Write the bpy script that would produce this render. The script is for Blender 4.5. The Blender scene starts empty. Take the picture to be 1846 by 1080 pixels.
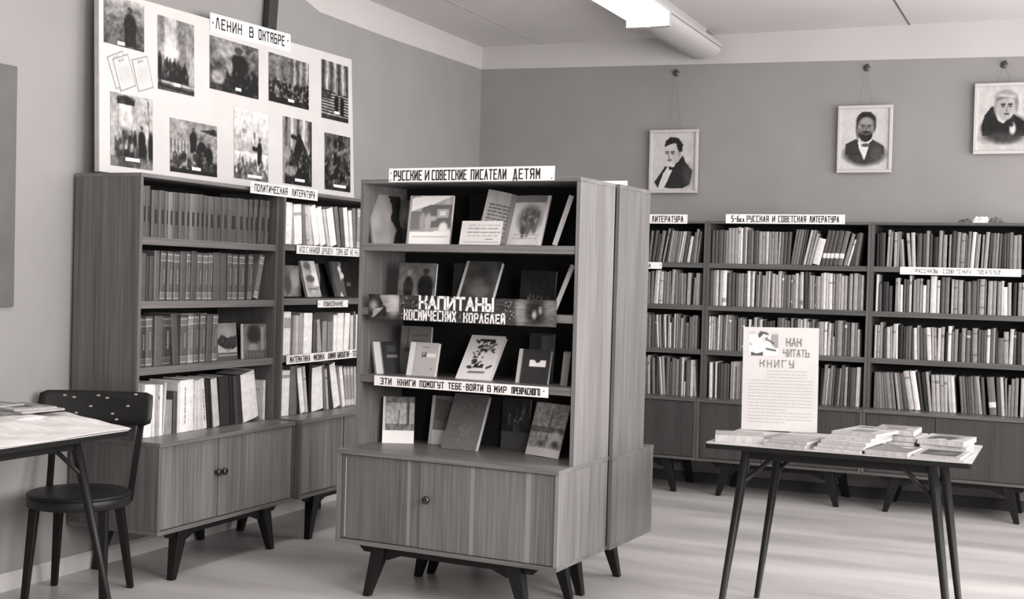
import bpy, math, random
import numpy as np
from mathutils import Vector, Matrix

# ------------------------------------------------------------------ camera, world, lights, exposure
SC = bpy.context.scene
COL = SC.collection
cam = bpy.data.cameras.new('camera'); camo = bpy.data.objects.new('camera', cam); COL.objects.link(camo)
cam.sensor_width = 36.0; cam.lens = 45.03; cam.clip_start = 0.05; cam.clip_end = 60
camo.matrix_world = Matrix(((0.91454187, -0.0316298, 0.40325269, 4.24094957),
                            (0.40356884, 0.00406195, -0.91494027, -8.92308503),
                            (0.02730138, 0.9994914, 0.01647962, 1.42141052), (0, 0, 0, 1)))
SC.camera = camo
SC.view_settings.view_transform = 'Standard'
SC.view_settings.look = 'None'
SC.view_settings.exposure = 0.75
SC.view_settings.gamma = 1.0
SC.view_settings.use_curve_mapping = False
SC.cycles.use_denoising = True
SC.cycles.max_bounces = 8
SC.cycles.diffuse_bounces = 4
SC.cycles.sample_clamp_indirect = 6.0
RX = 5.6            # right wall with the windows, out of the frame
NY = -10.6          # wall behind the camera
CH = 3.19           # ceiling height
WIN = [(-9.6, -7.7), (-6.9, -5.0), (-4.2, -2.3), (-1.9, -0.4)]
world = bpy.data.worlds.new('world'); SC.world = world; world.use_nodes = True
world.node_tree.nodes['Background'].inputs[0].default_value = (1.0, 0.97, 0.96, 1)
world.node_tree.nodes['Background'].inputs[1].default_value = 0.6
WIN_POWER = [85, 112, 80, 35]
for i, (y0, y1) in enumerate(WIN):
    l = bpy.data.lights.new('window_daylight', 'AREA'); l.shape = 'RECTANGLE'
    l.size = y1 - y0; l.size_y = 1.75; l.energy = WIN_POWER[i]; l.color = (1.0, 0.965, 0.95)
    o = bpy.data.objects.new('window_daylight', l); COL.objects.link(o)
    o.location = (RX - 0.02, (y0 + y1) / 2, 1.95)
    o.rotation_euler = (math.radians(90), 0, math.radians(90))

# ------------------------------------------------------------------ materials
TINT = (1.02, 0.985, 0.97)
def g2l(g):
    g = max(0.0, min(1.0, g))
    return g / 12.92 if g <= 0.04045 else ((g + 0.055) / 1.055) ** 2.4
def rgb(v): return (v * TINT[0], v * TINT[1], v * TINT[2], 1)
def new_mat(name):
    m = bpy.data.materials.new(name); m.use_nodes = True
    return m, m.node_tree.nodes, m.node_tree.links, m.node_tree.nodes['Principled BSDF']
def mat_plain(name, v, rough=0.7, noise=0.0, scale=8.0, stretch=(1, 1, 1), spec=0.4, bump=0.0):
    m, N, L, B = new_mat(name)
    B.inputs['Roughness'].default_value = rough
    B.inputs['Specular IOR Level'].default_value = spec
    if noise <= 0 and bump <= 0:
        B.inputs['Base Color'].default_value = rgb(v); return m
    tc = N.new('ShaderNodeTexCoord'); mp = N.new('ShaderNodeMapping'); mp.inputs['Scale'].default_value = stretch
    nz = N.new('ShaderNodeTexNoise'); nz.inputs['Scale'].default_value = scale; nz.inputs['Detail'].default_value = 5
    rp = N.new('ShaderNodeValToRGB')
    rp.color_ramp.elements[0].position = 0.3; rp.color_ramp.elements[1].position = 0.7
    rp.color_ramp.elements[0].color = rgb(v * (1 - noise)); rp.color_ramp.elements[1].color = rgb(v * (1 + noise))
    L.new(tc.outputs['Object'], mp.inputs[0]); L.new(mp.outputs[0], nz.inputs['Vector'])
    L.new(nz.outputs['Fac'], rp.inputs[0]); L.new(rp.outputs[0], B.inputs['Base Color'])
    if bump > 0:
        bp = N.new('ShaderNodeBump'); bp.inputs['Strength'].default_value = bump; bp.inputs['Distance'].default_value = 0.004
        L.new(nz.outputs['Fac'], bp.inputs['Height']); L.new(bp.outputs[0], B.inputs['Normal'])
    return m
def mat_wood(name, v, axis='Z', rough=0.38, contrast=0.4, seam_glints=(), spec=0.4):
    """veneer: long streaks along one axis, two sizes of grain"""
    m, N, L, B = new_mat(name)
    B.inputs['Roughness'].default_value = rough; B.inputs['Specular IOR Level'].default_value = spec
    tc = N.new('ShaderNodeTexCoord'); oi = N.new('ShaderNodeObjectInfo')
    ad = N.new('ShaderNodeVectorMath'); ad.operation = 'ADD'
    ml = N.new('ShaderNodeVectorMath'); ml.operation = 'SCALE'; ml.inputs['Scale'].default_value = 7.0
    L.new(oi.outputs['Random'], ml.inputs[0]); L.new(tc.outputs['Object'], ad.inputs[0]); L.new(ml.outputs[0], ad.inputs[1])
    out = []
    for sc_, st in ((9.0, 0.06), (105.0, 0.02)):
        mp = N.new('ShaderNodeMapping')
        s = [1.0, 1.0, 1.0]; s['XYZ'.index(axis)] = st
        mp.inputs['Scale'].default_value = s
        nz = N.new('ShaderNodeTexNoise'); nz.inputs['Scale'].default_value = sc_; nz.inputs['Detail'].default_value = 4
        nz.inputs['Distortion'].default_value = 0.3
        L.new(ad.outputs[0], mp.inputs[0]); L.new(mp.outputs[0], nz.inputs['Vector']); out.append(nz)
    mx = N.new('ShaderNodeMix'); mx.data_type = 'FLOAT'; mx.inputs[0].default_value = 0.55
    L.new(out[0].outputs['Fac'], mx.inputs[2]); L.new(out[1].outputs['Fac'], mx.inputs[3])
    rp = N.new('ShaderNodeValToRGB')
    rp.color_ramp.elements[0].position = 0.34; rp.color_ramp.elements[1].position = 0.66
    rp.color_ramp.elements[0].color = rgb(v * (1 - contrast)); rp.color_ramp.elements[1].color = rgb(v * (1 + contrast))
    L.new(mx.outputs[0], rp.inputs[0])
    last = rp.outputs[0]
    if seam_glints:
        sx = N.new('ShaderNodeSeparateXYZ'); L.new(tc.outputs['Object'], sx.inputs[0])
        for x0, hw in seam_glints:
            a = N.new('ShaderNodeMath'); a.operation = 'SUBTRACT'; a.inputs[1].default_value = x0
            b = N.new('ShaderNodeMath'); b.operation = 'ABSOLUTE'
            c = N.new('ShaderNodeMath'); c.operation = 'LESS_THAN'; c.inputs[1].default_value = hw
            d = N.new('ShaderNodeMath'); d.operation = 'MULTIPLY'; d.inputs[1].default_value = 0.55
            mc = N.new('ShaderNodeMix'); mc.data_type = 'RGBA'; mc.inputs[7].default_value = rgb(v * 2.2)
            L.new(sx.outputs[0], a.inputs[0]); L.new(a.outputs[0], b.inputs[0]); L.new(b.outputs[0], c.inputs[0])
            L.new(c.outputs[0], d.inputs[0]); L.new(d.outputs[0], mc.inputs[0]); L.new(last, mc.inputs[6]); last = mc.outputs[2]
    L.new(last, B.inputs['Base Color'])
    return m
def mat_print(name, rough=0.55, mottled=0.0, spec=0.3):
    """printed or cloth surface: its own colour is stored on the mesh, the nodes add wear"""
    m, N, L, B = new_mat(name)
    B.inputs['Roughness'].default_value = rough; B.inputs['Specular IOR Level'].default_value = spec
    at = N.new('ShaderNodeAttribute'); at.attribute_name = 'Col'
    last = at.outputs['Color']
    if mottled > 0:
        tc = N.new('ShaderNodeTexCoord'); mp = N.new('ShaderNodeMapping'); mp.inputs['Scale'].default_value = (1, 1, 0.35)
        nz = N.new('ShaderNodeTexNoise'); nz.inputs['Scale'].default_value = 90; nz.inputs['Detail'].default_value = 3
        rp = N.new('ShaderNodeValToRGB'); rp.color_ramp.elements[0].position = 0.3; rp.color_ramp.elements[1].position = 0.7
        rp.color_ramp.elements[0].color = (1 - mottled,) * 3 + (1,); rp.color_ramp.elements[1].color = (1 + mottled,) * 3 + (1,)
        mx = N.new('ShaderNodeMix'); mx.data_type = 'RGBA'; mx.blend_type = 'MULTIPLY'; mx.inputs[0].default_value = 1.0
        L.new(tc.outputs['Object'], mp.inputs[0]); L.new(mp.outputs[0], nz.inputs['Vector']); L.new(nz.outputs['Fac'], rp.inputs[0])
        L.new(last, mx.inputs[6]); L.new(rp.outputs[0], mx.inputs[7]); last = mx.outputs[2]
    L.new(last, B.inputs['Base Color'])
    return m
def mat_floor():
    m, N, L, B = new_mat('linoleum')
    B.inputs['Roughness'].default_value = 0.3; B.inputs['Specular IOR Level'].default_value = 0.45
    tc = N.new('ShaderNodeTexCoord')
    mp = N.new('ShaderNodeMapping'); mp.inputs['Scale'].default_value = (0.25, 1.6, 1)
    nz = N.new('ShaderNodeTexNoise'); nz.inputs['Scale'].default_value = 2.2; nz.inputs['Detail'].default_value = 6
    L.new(tc.outputs['Object'], mp.inputs[0]); L.new(mp.outputs[0], nz.inputs['Vector'])
    n2 = N.new('ShaderNodeTexNoise'); n2.inputs['Scale'].default_value = 130; n2.inputs['Detail'].default_value = 3
    L.new(tc.outputs['Object'], n2.inputs['Vector'])
    rp = N.new('ShaderNodeValToRGB'); rp.color_ramp.elements[0].position = 0.36; rp.color_ramp.elements[1].position = 0.64
    rp.color_ramp.elements[0].color = rgb(0.36); rp.color_ramp.elements[1].color = rgb(0.52)
    L.new(nz.outputs['Fac'], rp.inputs[0])
    mx = N.new('ShaderNodeMix'); mx.data_type = 'RGBA'; mx.blend_type = 'MULTIPLY'; mx.inputs[0].default_value = 0.35
    L.new(rp.outputs[0], mx.inputs[6]); L.new(n2.outputs['Color'], mx.inputs[7])
    L.new(rp.outputs[0], B.inputs['Base Color'])
    r2 = N.new('ShaderNodeMapRange'); r2.inputs[3].default_value = 0.22; r2.inputs[4].default_value = 0.42
    L.new(nz.outputs['Fac'], r2.inputs[0]); L.new(r2.outputs[0], B.inputs['Roughness'])
    return m
def mat_emit(name, v, s):
    m, N, L, B = new_mat(name)
    B.inputs['Base Color'].default_value = rgb(v); B.inputs['Emission Color'].default_value = (1, 0.97, 0.95, 1)
    B.inputs['Emission Strength'].default_value = s
    return m
M = dict(
    wall_l=mat_plain('wall_paint_side', 0.255, 0.75, 0.04, 3.0, bump=0.05),
    wall_b=mat_plain('wall_paint_back', 0.245, 0.75, 0.04, 3.0, bump=0.05),
    white=mat_plain('whitewash', 0.46, 0.85, 0.03, 2.0),
    ceil=mat_plain('ceiling_limewash', 0.6, 0.85, 0.03, 2.0),
    wall_n=mat_plain('wall_paint_far_side', 0.12, 0.8, 0.04, 3.0),
    skirt_shade=mat_plain('shaded_skirting_paint', 0.05, 0.6),  # darkened to paint in the shade under the back-wall bookcases
    skirt=mat_plain('skirting_paint', 0.5, 0.5),
    floor=mat_floor(),
    woodG=mat_wood('half_shaded_veneer_upright', 0.115, 'Z'), wood_hG=mat_wood('half_shaded_veneer_lengthwise', 0.115, 'X'), wood_dG=mat_wood('half_shaded_veneer_door', 0.11, 'Z', 0.36, 0.3),  # one veneer throughout
    woodF=mat_wood('lit_veneer_upright', 0.145, 'Z'), woodL=mat_wood('half_lit_veneer_upright', 0.105, 'Z'), woodB=mat_wood('shaded_veneer_upright', 0.08, 'Z'),
    wood_hF=mat_wood('lit_veneer_lengthwise', 0.135, 'X'), wood_hL=mat_wood('half_lit_veneer_lengthwise', 0.13, 'X'), wood_hB=mat_wood('shaded_veneer_lengthwise', 0.085, 'X'),
    wood_dF=mat_wood('lit_veneer_door_with_seam_glints', 0.13, 'Z', 0.36, 0.36, ((0.370, 0.008), (0.6846, 0.009), (0.948, 0.011))),  # pale strips paint the reflections along the door's veneer seams
    wood_dL=mat_wood('half_lit_veneer_door', 0.15, 'Z', 0.36, 0.4), wood_dB=mat_wood('shaded_veneer_door', 0.045, 'Z', 0.36, 0.3),
    wood_in=mat_wood('shaded_veneer_inside_back', 0.008, 'Z', 0.7, 0.25),  # near black: the shade inside the recesses is put into this colour
    edge=mat_plain('edge_highlight', 0.42, 0.5, 0.1, 30),  # painted highlight for the display doors' gap edges
    dark=mat_plain('dark_stained_wood', 0.008, 0.4, 0.3, 12, (1, 1, .15), 0.22),
    seat=mat_plain('dark_seat_ply', 0.013, 0.42, 0.3, 14, spec=0.3),
    back=mat_plain('dark_back_ply', 0.012, 0.45, 0.25, 14, (.2, 1, 1), 0.3),
    knob=mat_plain('black_lacquer', 0.008, 0.12, spec=0.8),
    stud=mat_plain('worn_stud', 0.3, 0.4),
    metal=mat_plain('dark_metal', 0.05, 0.4, spec=0.6),
    wire=mat_plain('grey_wire', 0.09, 0.5),
    ttop=mat_plain('pale_laminate', 0.36, 0.32, 0.05, 20),
    tedge=mat_plain('black_edge_band', 0.008, 0.6, spec=0.15),
    paper=mat_plain('white_paper', 0.78, 0.75, 0.03, 25),
    card=mat_plain('pinboard_card', 0.5, 0.8, 0.04, 6),
    postercard=mat_plain('poster_paper', 0.52, 0.8, 0.03, 8),
    boardside=mat_plain('board_edge_cloth', 0.42, 0.8, 0.1, 20),
    ink=mat_plain('black_ink', 0.018, 0.7),
    inkgrey=mat_plain('faded_ink', 0.27, 0.75),
    inkpale=mat_plain('very_faded_ink', 0.4, 0.75),
    chalk=mat_plain('white_gouache', 0.8, 0.8),
    frame=mat_plain('white_frame_paint', 0.46, 0.45, 0.03, 20),
    greyboard=mat_plain('grey_board', 0.1, 0.6, 0.08, 8),
    batten=mat_plain('dark_batten', 0.03, 0.6),
    diff=mat_plain('ribbed_diffuser', 0.4, 0.35, spec=0.5),
    housing=mat_plain('lamp_housing', 0.4, 0.5),
    lit=mat_emit('lit_diffuser', 0.8, 6.0),
    print_=mat_print('printed_picture'),
    cloth=mat_print('book_cloth', 0.5, 0.16, 0.35),
    pages=mat_plain('page_edges', 0.6, 0.8, 0.12, 60, (1, 1, 1)),
    news=mat_print('newsprint', 0.85),
)

# ------------------------------------------------------------------ mesh helpers
class MB:
    def __init__(s): s.v = []; s.f = []; s.c = []; s.mi = []; s.col = None; s.m = 0
    def quad(s, a, b, c, d):
        n = len(s.v); s.v += [a, b, c, d]; s.f.append((n, n + 1, n + 2, n + 3)); s.c.append(s.col); s.mi.append(s.m)
    def poly(s, pts):
        n = len(s.v); s.v += list(pts); s.f.append(tuple(range(n, n + len(pts)))); s.c.append(s.col); s.mi.append(s.m)
    def box(s, x0, x1, y0, y1, z0, z1):
        n = len(s.v)
        s.v += [(x, y, z) for x in (x0, x1) for y in (y0, y1) for z in (z0, z1)]
        for q in ((0, 1, 3, 2), (4, 6, 7, 5), (0, 4, 5, 1), (2, 3, 7, 6), (0, 2, 6, 4), (1, 5, 7, 3)):
            s.f.append(tuple(n + i for i in q)); s.c.append(s.col); s.mi.append(s.m)
    def hexa(s, p):      # 8 corners: bottom 4 (ccw), top 4
        n = len(s.v); s.v += list(p)
        for q in ((3, 2, 1, 0), (4, 5, 6, 7), (0, 1, 5, 4), (1, 2, 6, 5), (2, 3, 7, 6), (3, 0, 4, 7)):
            s.f.append(tuple(n + i for i in q)); s.c.append(s.col); s.mi.append(s.m)
    def tube(s, pts, rads, seg=10, cap=True):
        rings = []
        for i, p in enumerate(pts):
            p = Vector(p); a = Vector(pts[max(i - 1, 0)]); b = Vector(pts[min(i + 1, len(pts) - 1)])
            d = (b - a).normalized(); up = Vector((0, 0, 1)) if abs(d.z) < 0.9 else Vector((0, 1, 0))
            e1 = d.cross(up).normalized(); e2 = d.cross(e1)
            n = len(s.v); r = rads[i] if isinstance(rads, (list, tuple)) else rads
            for k in range(seg):
                t = 2 * math.pi * k / seg; s.v.append(tuple(p + e1 * (r * math.cos(t)) + e2 * (r * math.sin(t))))
            rings.append(n)
        for i in range(len(rings) - 1):
            for k in range(seg):
                k2 = (k + 1) % seg
                s.f.append((rings[i] + k, rings[i] + k2, rings[i + 1] + k2, rings[i + 1] + k)); s.c.append(s.col); s.mi.append(s.m)
        if cap:
            s.f.append(tuple(rings[0] + k for k in range(seg))); s.c.append(s.col); s.mi.append(s.m)
            s.f.append(tuple(rings[-1] + k for k in reversed(range(seg)))); s.c.append(s.col); s.mi.append(s.m)
    def lathe(s, prof, seg=24, c=(0, 0, 0)):
        rings = []
        for r, z in prof:
            n = len(s.v); s.v += [(c[0] + r * math.cos(2 * math.pi * k / seg), c[1] + r * math.sin(2 * math.pi * k / seg), c[2] + z) for k in range(seg)]
            rings.append(n)
        for i in range(len(rings) - 1):
            for k in range(seg):
                k2 = (k + 1) % seg
                s.f.append((rings[i] + k, rings[i] + k2, rings[i + 1] + k2, rings[i + 1] + k)); s.c.append(s.col); s.mi.append(s.m)
        s.f.append(tuple(reversed(range(rings[0], rings[0] + seg)))); s.c.append(s.col); s.mi.append(s.m)
        s.f.append(tuple(range(rings[-1], rings[-1] + seg))); s.c.append(s.col); s.mi.append(s.m)
    def build(s, name, mats, parent=None, smooth=False, bevel=0.0):
        me = bpy.data.meshes.new(name); me.from_pydata(s.v, [], s.f)
        if not isinstance(mats, (list, tuple)): mats = [mats]
        for m in mats: me.materials.append(m)
        if len(mats) > 1: me.polygons.foreach_set('material_index', s.mi)
        if any(c is not None for c in s.c):
            at = me.color_attributes.new('Col', 'FLOAT_COLOR', 'CORNER')
            data = []
            for f, c in zip(s.f, s.c): data += list(c or rgb(0.5)) * len(f)
            at.data.foreach_set('color', data)
        if smooth: me.polygons.foreach_set('use_smooth', [True] * len(s.f))
        me.update()
        o = bpy.data.objects.new(name, me); COL.objects.link(o)
        if parent: o.parent = parent
        if bevel > 0:
            b = o.modifiers.new('bevel', 'BEVEL'); b.width = bevel; b.segments = 2; b.limit_method = 'ANGLE'
        return o
def tag(o, label, cat, group=None):
    o['label'] = label; o['category'] = cat
    if group: o['group'] = group
    return o
def thing(name, label, cat, loc=(0, 0, 0), rz=0.0, group=None, rot=None):
    o = bpy.data.objects.new(name, None); COL.objects.link(o); o.empty_display_size = 0.05
    o.location = loc; o.rotation_euler = rot if rot else (0, 0, rz)
    return tag(o, label, cat, group)
def struct(o): o['kind'] = 'structure'; return o
def fix_normals(o):
    import bmesh
    b = bmesh.new(); b.from_mesh(o.data); bmesh.ops.recalc_face_normals(b, faces=b.faces); b.to_mesh(o.data); b.free(); return o

# ------------------------------------------------------------------ flat print: a small painter that colours a fine grid
class Cv:
    def __init__(s, nx, ny, g=0.8, asp=1.0):
        s.nx, s.ny = nx, ny; s.x, s.y = np.meshgrid(np.linspace(0, 1, nx), np.linspace(0, 1, ny)); s.asp = asp
        s.a = np.full((ny, nx), float(g)); s.rs = np.random.RandomState(7)
    def put(s, m, g): s.a = s.a * (1 - m) + g * m; return s
    def rect(s, x0, y0, x1, y1, g, o=1.0): return s.put(((s.x >= x0) & (s.x <= x1) & (s.y >= y0) & (s.y <= y1)) * o, g)
    def ell(s, cx, cy, rx, ry, g, soft=0.25, o=1.0):
        d = np.sqrt(((s.x - cx) / rx) ** 2 + ((s.y - cy) / ry) ** 2); return s.put(np.clip((1 + soft - d) / (2 * soft), 0, 1) * o, g)
    def poly(s, pts, g, o=1.0):
        ins = np.zeros(s.a.shape, bool); n = len(pts)
        for i in range(n):
            x0, y0 = pts[i]; x1, y1 = pts[(i + 1) % n]
            if y0 == y1: continue
            c = ((y0 > s.y) != (y1 > s.y)) & (s.x < (x1 - x0) * (s.y - y0) / (y1 - y0) + x0); ins ^= c
        return s.put(ins * o, g)
    def line(s, x0, y0, x1, y1, w, g, o=1.0):
        dx, dy = x1 - x0, y1 - y0; t = np.clip(((s.x - x0) * dx + (s.y - y0) * dy) / (dx * dx + dy * dy + 1e-9), 0, 1)
        d = np.hypot(s.x - x0 - t * dx, s.y - y0 - t * dy); return s.put(np.clip(1.5 - d / w, 0, 1) * o, g)
    def grad(s, y0, y1, g0, g1): t = np.clip((s.y - y0) / (y1 - y0), 0, 1); m = (s.y >= y0) & (s.y <= y1); s.a = np.where(m, g0 + (g1 - g0) * t, s.a); return s
    def noise(s, amp, cells=12, seed=1):
        r = np.random.RandomState(seed); k = max(2, cells); q = r.rand(k + 1, k + 1)
        fx, fy = s.x * (k - 1e-6), s.y * (k - 1e-6); i, j = fx.astype(int), fy.astype(int); u, v = fx - i, fy - j
        n = (q[j, i] * (1 - u) + q[j, i + 1] * u) * (1 - v) + (q[j + 1, i] * (1 - u) + q[j + 1, i + 1] * u) * v
        s.a = s.a + amp * (n - 0.5) * 2; return s
    def crowd(s, x0, x1, y0, y1, n, g=0.12, seed=3, size=0.045, head=0.5):
        r = random.Random(seed)
        for i in range(n):
            t = i / max(1, n - 1); y = y1 + (y0 - y1) * t; x = x0 + (x1 - x0) * r.random(); k = size * (0.8 + 0.5 * t)
            gg = g + r.uniform(-0.06, 0.10)
            s.ell(x, y - 1.4 * k, k * 0.85, k * 1.9, gg, 0.3); s.ell(x, y + 0.55 * k, k * 0.42, k * 0.45, head * r.uniform(0.5, 1.1), 0.3)
        return s
    def man(s, x, y, h, g=0.1, head=0.45, w=1.0):
        s.ell(x, y + 0.52 * h, 0.13 * h * w, 0.30 * h, g, 0.15); s.poly([(x - .11 * h * w, y), (x + .11 * h * w, y), (x + .12 * h * w, y + .5 * h), (x - .12 * h * w, y + .5 * h)], g)
        s.ell(x, y + 0.91 * h, 0.06 * h * w, 0.075 * h, head, 0.2); return s
def paint(cv, k, seed):
    """brushwork: several sizes of dabs and a harder tone curve"""
    for i, (n, a) in enumerate(((10, .07), (18, .09), (30, .10))): cv.noise(a * k, n, seed + i)
    cv.a = np.clip(.42 + (cv.a - .42) * 1.35, .03, .9); return cv
def flat_print(name, cv, w, h, mat, parent, z=0.0, bend=0.0):
    """grid w x h in the local XZ plane, facing -Y, lower left corner at the origin"""
    nx, ny = cv.nx, cv.ny
    vs = [(i / (nx - 1) * w, z - bend * math.sin(math.pi * i / (nx - 1)), j / (ny - 1) * h) for j in range(ny) for i in range(nx)]
    fs = [(j * nx + i, j * nx + i + 1, (j + 1) * nx + i + 1, (j + 1) * nx + i) for j in range(ny - 1) for i in range(nx - 1)]
    me = bpy.data.meshes.new(name); me.from_pydata(vs, [], fs); me.materials.append(mat)
    at = me.color_attributes.new('Col', 'FLOAT_COLOR', 'POINT')
    a = np.clip(cv.a, 0, 0.93).ravel(); lin = np.where(a <= 0.04045, a / 12.92, ((a + 0.055) / 1.055) ** 2.4)
    c = np.ones((lin.size, 4), np.float32)
    for k in range(3): c[:, k] = lin * TINT[k]
    at.data.foreach_set('color', c.ravel()); me.update()
    o = bpy.data.objects.new(name, me); COL.objects.link(o)
    if parent: o.parent = parent
    return o

# ------------------------------------------------------------------ lettering: narrow poster capitals drawn as pen strokes
GL = {
 'А': [[(0, 0), (.5, 1), (1, 0)], [(.2, .36), (.8, .36)]], 'Б': [[(.95, 1), (0, 1), (0, 0), (.9, 0), (1, .15), (1, .42), (.9, .54), (0, .54)]],
 'В': [[(0, 0), (0, 1), (.8, 1), (.92, .85), (.92, .65), (.8, .53), (0, .53)], [(.8, .53), (1, .4), (1, .14), (.86, 0), (0, 0)]],
 'Г': [[(0, 0), (0, 1), (1, 1)]], 'Д': [[(0, -.14), (0, .04), (1, .04), (1, -.14)], [(.12, .04), (.4, 1), (.62, 1), (.88, .04)]],
 'Е': [[(1, 1), (0, 1), (0, 0), (1, 0)], [(0, .53), (.75, .53)]], 'Ж': [[(.5, 0), (.5, 1)], [(0, 1), (1, 0)], [(0, 0), (1, 1)]],
 'З': [[(0, .88), (.2, 1), (.85, 1), (1, .85), (1, .65), (.8, .53), (.4, .53)], [(.8, .53), (1, .4), (1, .14), (.85, 0), (.15, 0), (0, .12)]],
 'И': [[(0, 1), (0, 0), (1, 1), (1, 0)]], 'Й': [[(0, .92), (0, 0), (1, .92), (1, 0)], [(.25, 1.12), (.5, 1.04), (.75, 1.12)]],
 'К': [[(0, 0), (0, 1)], [(1, 1), (1, .8), (.7, .53), (0, .53)], [(.7, .53), (1, .3), (1, 0)]], 'Л': [[(0, 0), (.3, 1), (.6, 1), (1, 0)]],
 'М': [[(0, 0), (0, 1), (.5, .4), (1, 1), (1, 0)]], 'Н': [[(0, 0), (0, 1)], [(1, 0), (1, 1)], [(0, .5), (1, .5)]],
 'О': [[(0, .1), (0, .9), (.15, 1), (.85, 1), (1, .9), (1, .1), (.85, 0), (.15, 0), (0, .1)]], 'П': [[(0, 0), (0, 1), (1, 1), (1, 0)]],
 'Р': [[(0, 0), (0, 1), (.85, 1), (1, .87), (1, .6), (.85, .46), (0, .46)]], 'С': [[(1, 1), (.1, 1), (0, .9), (0, .1), (.1, 0), (1, 0)]],
 'Т': [[(0, 1), (1, 1)], [(.5, 1), (.5, 0)]], 'У': [[(0, 1), (0, .55), (.15, .42), (1, .42)], [(1, 1), (1, .12), (.85, 0), (.1, 0)]],
 'Ф': [[(.5, 0), (.5, 1)], [(.5, .8), (0, .8), (0, .3), (1, .3), (1, .8), (.5, .8)]], 'Х': [[(0, 0), (1, 1)], [(0, 1), (1, 0)]],
 'Ч': [[(0, 1), (0, .5), (1, .5)], [(1, 1), (1, 0)]], 'Ш': [[(0, 1), (0, 0), (1, 0), (1, 1)], [(.5, 0), (.5, 1)]],
 'Ы': [[(0, 1), (0, 0), (.6, 0), (.6, .5), (0, .5)], [(1, 1), (1, 0)]], 'Ь': [[(0, 1), (0, 0), (1, 0), (1, .5), (0, .5)]],
 'Э': [[(0, 1), (.9, 1), (1, .9), (1, .1), (.9, 0), (0, 0)], [(.3, .52), (1, .52)]], 'Ю': [[(0, 0), (0, 1)], [(0, .5), (.4, .5)], [(.4, 0), (.4, 1), (1, 1), (1, 0), (.4, 0)]],
 'Я': [[(1, 0), (1, 1), (.15, 1), (0, .87), (0, .6), (.15, .48), (1, .48)], [(.35, .48), (0, 0)]],
 '5': [[(.9, 1), (.1, 1), (0, .55), (.8, .55), (1, .42), (1, .12), (.85, 0), (0, 0)]], '6': [[(.9, 1), (.2, .9), (0, .5), (0, .1), (.15, 0), (.85, 0), (1, .1), (1, .42), (.85, .54), (0, .5)]],
 '-': [[(.1, .5), (.9, .5)]], '·': [[(.4, .5), (.6, .5)]], 'к': [[(0, 0), (0, .5)], [(.8, .5), (0, .25), (.8, 0)]], 'л': [[(0, 0), (.4, .5), (.8, 0)]],
}
def lettering(text, x0, x1, z0, z1, wt, mat, parent, y=-0.0006, slant=0.0, gap=0.72, name='lettering', fill=None):
    m = MB(); H = z1 - z0; n = len(text)
    if n == 0: return
    sp = (x1 - x0) / (n + gap * (n - 1)) if n > 1 else (x1 - x0); x = x0
    for ch in text:
        for pl in GL.get(ch, []):
            P = [(x + px * sp + slant * pz * H, z0 + pz * H) for px, pz in pl]
            for (ax, az), (bx, bz) in zip(P, P[1:]):
                dx, dz = bx - ax, bz - az; l = math.hypot(dx, dz) or 1e-6; ux, uz = dx / l * wt / 2, dz / l * wt / 2
                ax_, az_, bx_, bz_ = ax - ux, az - uz, bx + ux, bz + uz
                m.quad((ax_ + uz, y, az_ - ux), (bx_ + uz, y, bz_ - ux), (bx_ - uz, y, bz_ + ux), (ax_ - uz, y, az_ + ux))
        x += sp * (1 + gap)
    return m.build(name, mat, parent)
def strip(label, loc, rz, w, h, words, ink, name='sign_strip', wt=0.006, tilt=0.0, pins=(), mat=None, group='lettered paper strips', cat='sign', t=0.0015):
    """paper strip in the local XZ plane facing -Y; words = (text, x0, x1, z0, z1)"""
    r = thing(name, label, cat, loc, rz, group, rot=(0, tilt, rz))
    b = MB(); b.box(0, w, 0, t, 0, h); b.build('strip', mat or M['paper'], r)
    for tx, x0, x1, z0, z1 in words: lettering(tx, x0, x1, z0, z1, wt, ink, r)
    for px, pz in pins:
        p = MB(); p.lathe([(0.0032, 0), (0.0032, 0.0012), (0.0015, 0.002)], 8); q = p.build('pin', M['metal'], r)
        q.rotation_euler = (math.radians(90), 0, 0); q.location = (px, 0, pz)
    return r

# ------------------------------------------------------------------ room
b = MB(); b.box(-0.1, RX + 0.1, NY - 0.1, 0.1, -0.1, 0); struct(b.build('floor', M['floor']))
b = MB(); b.box(-0.1, RX + 0.1, NY - 0.1, 0.1, CH, CH + 0.1); ceil = struct(b.build('ceiling', M['ceil']))
for xs in (0.5, 1.83, 3.16, 4.5):                     # joints between the ceiling slabs
    b = MB(); b.box(xs - .004, xs + .005, NY, -.001, CH - .003, CH - .0002); b.build('slab_joint', M['wire'] if xs > 3 else M['boardside'], ceil)
b = MB(); b.box(-0.1, 0, NY - 0.1, 0.1, 0, CH); wl = struct(b.build('wall_left', M['wall_l']))
b = MB(); b.box(0, RX, 0, 0.1, 0, CH); wb = struct(b.build('wall_back', M['wall_b']))
b = MB(); b.box(-0.1, RX + .1, NY - 0.1, NY, 0, CH); struct(b.build('wall_near', M['wall_n']))
b = MB(); ys = [NY] + [y for w in WIN for y in w] + [0.0]
b.box(RX, RX + .1, NY, 0, 0, 1.0); b.box(RX, RX + .1, NY, 0, 2.9, CH)
for i in range(0, len(ys), 2): b.box(RX, RX + .1, ys[i], ys[i + 1], 1.0, 2.9)
struct(b.build('wall_right', M['wall_n']))
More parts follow.
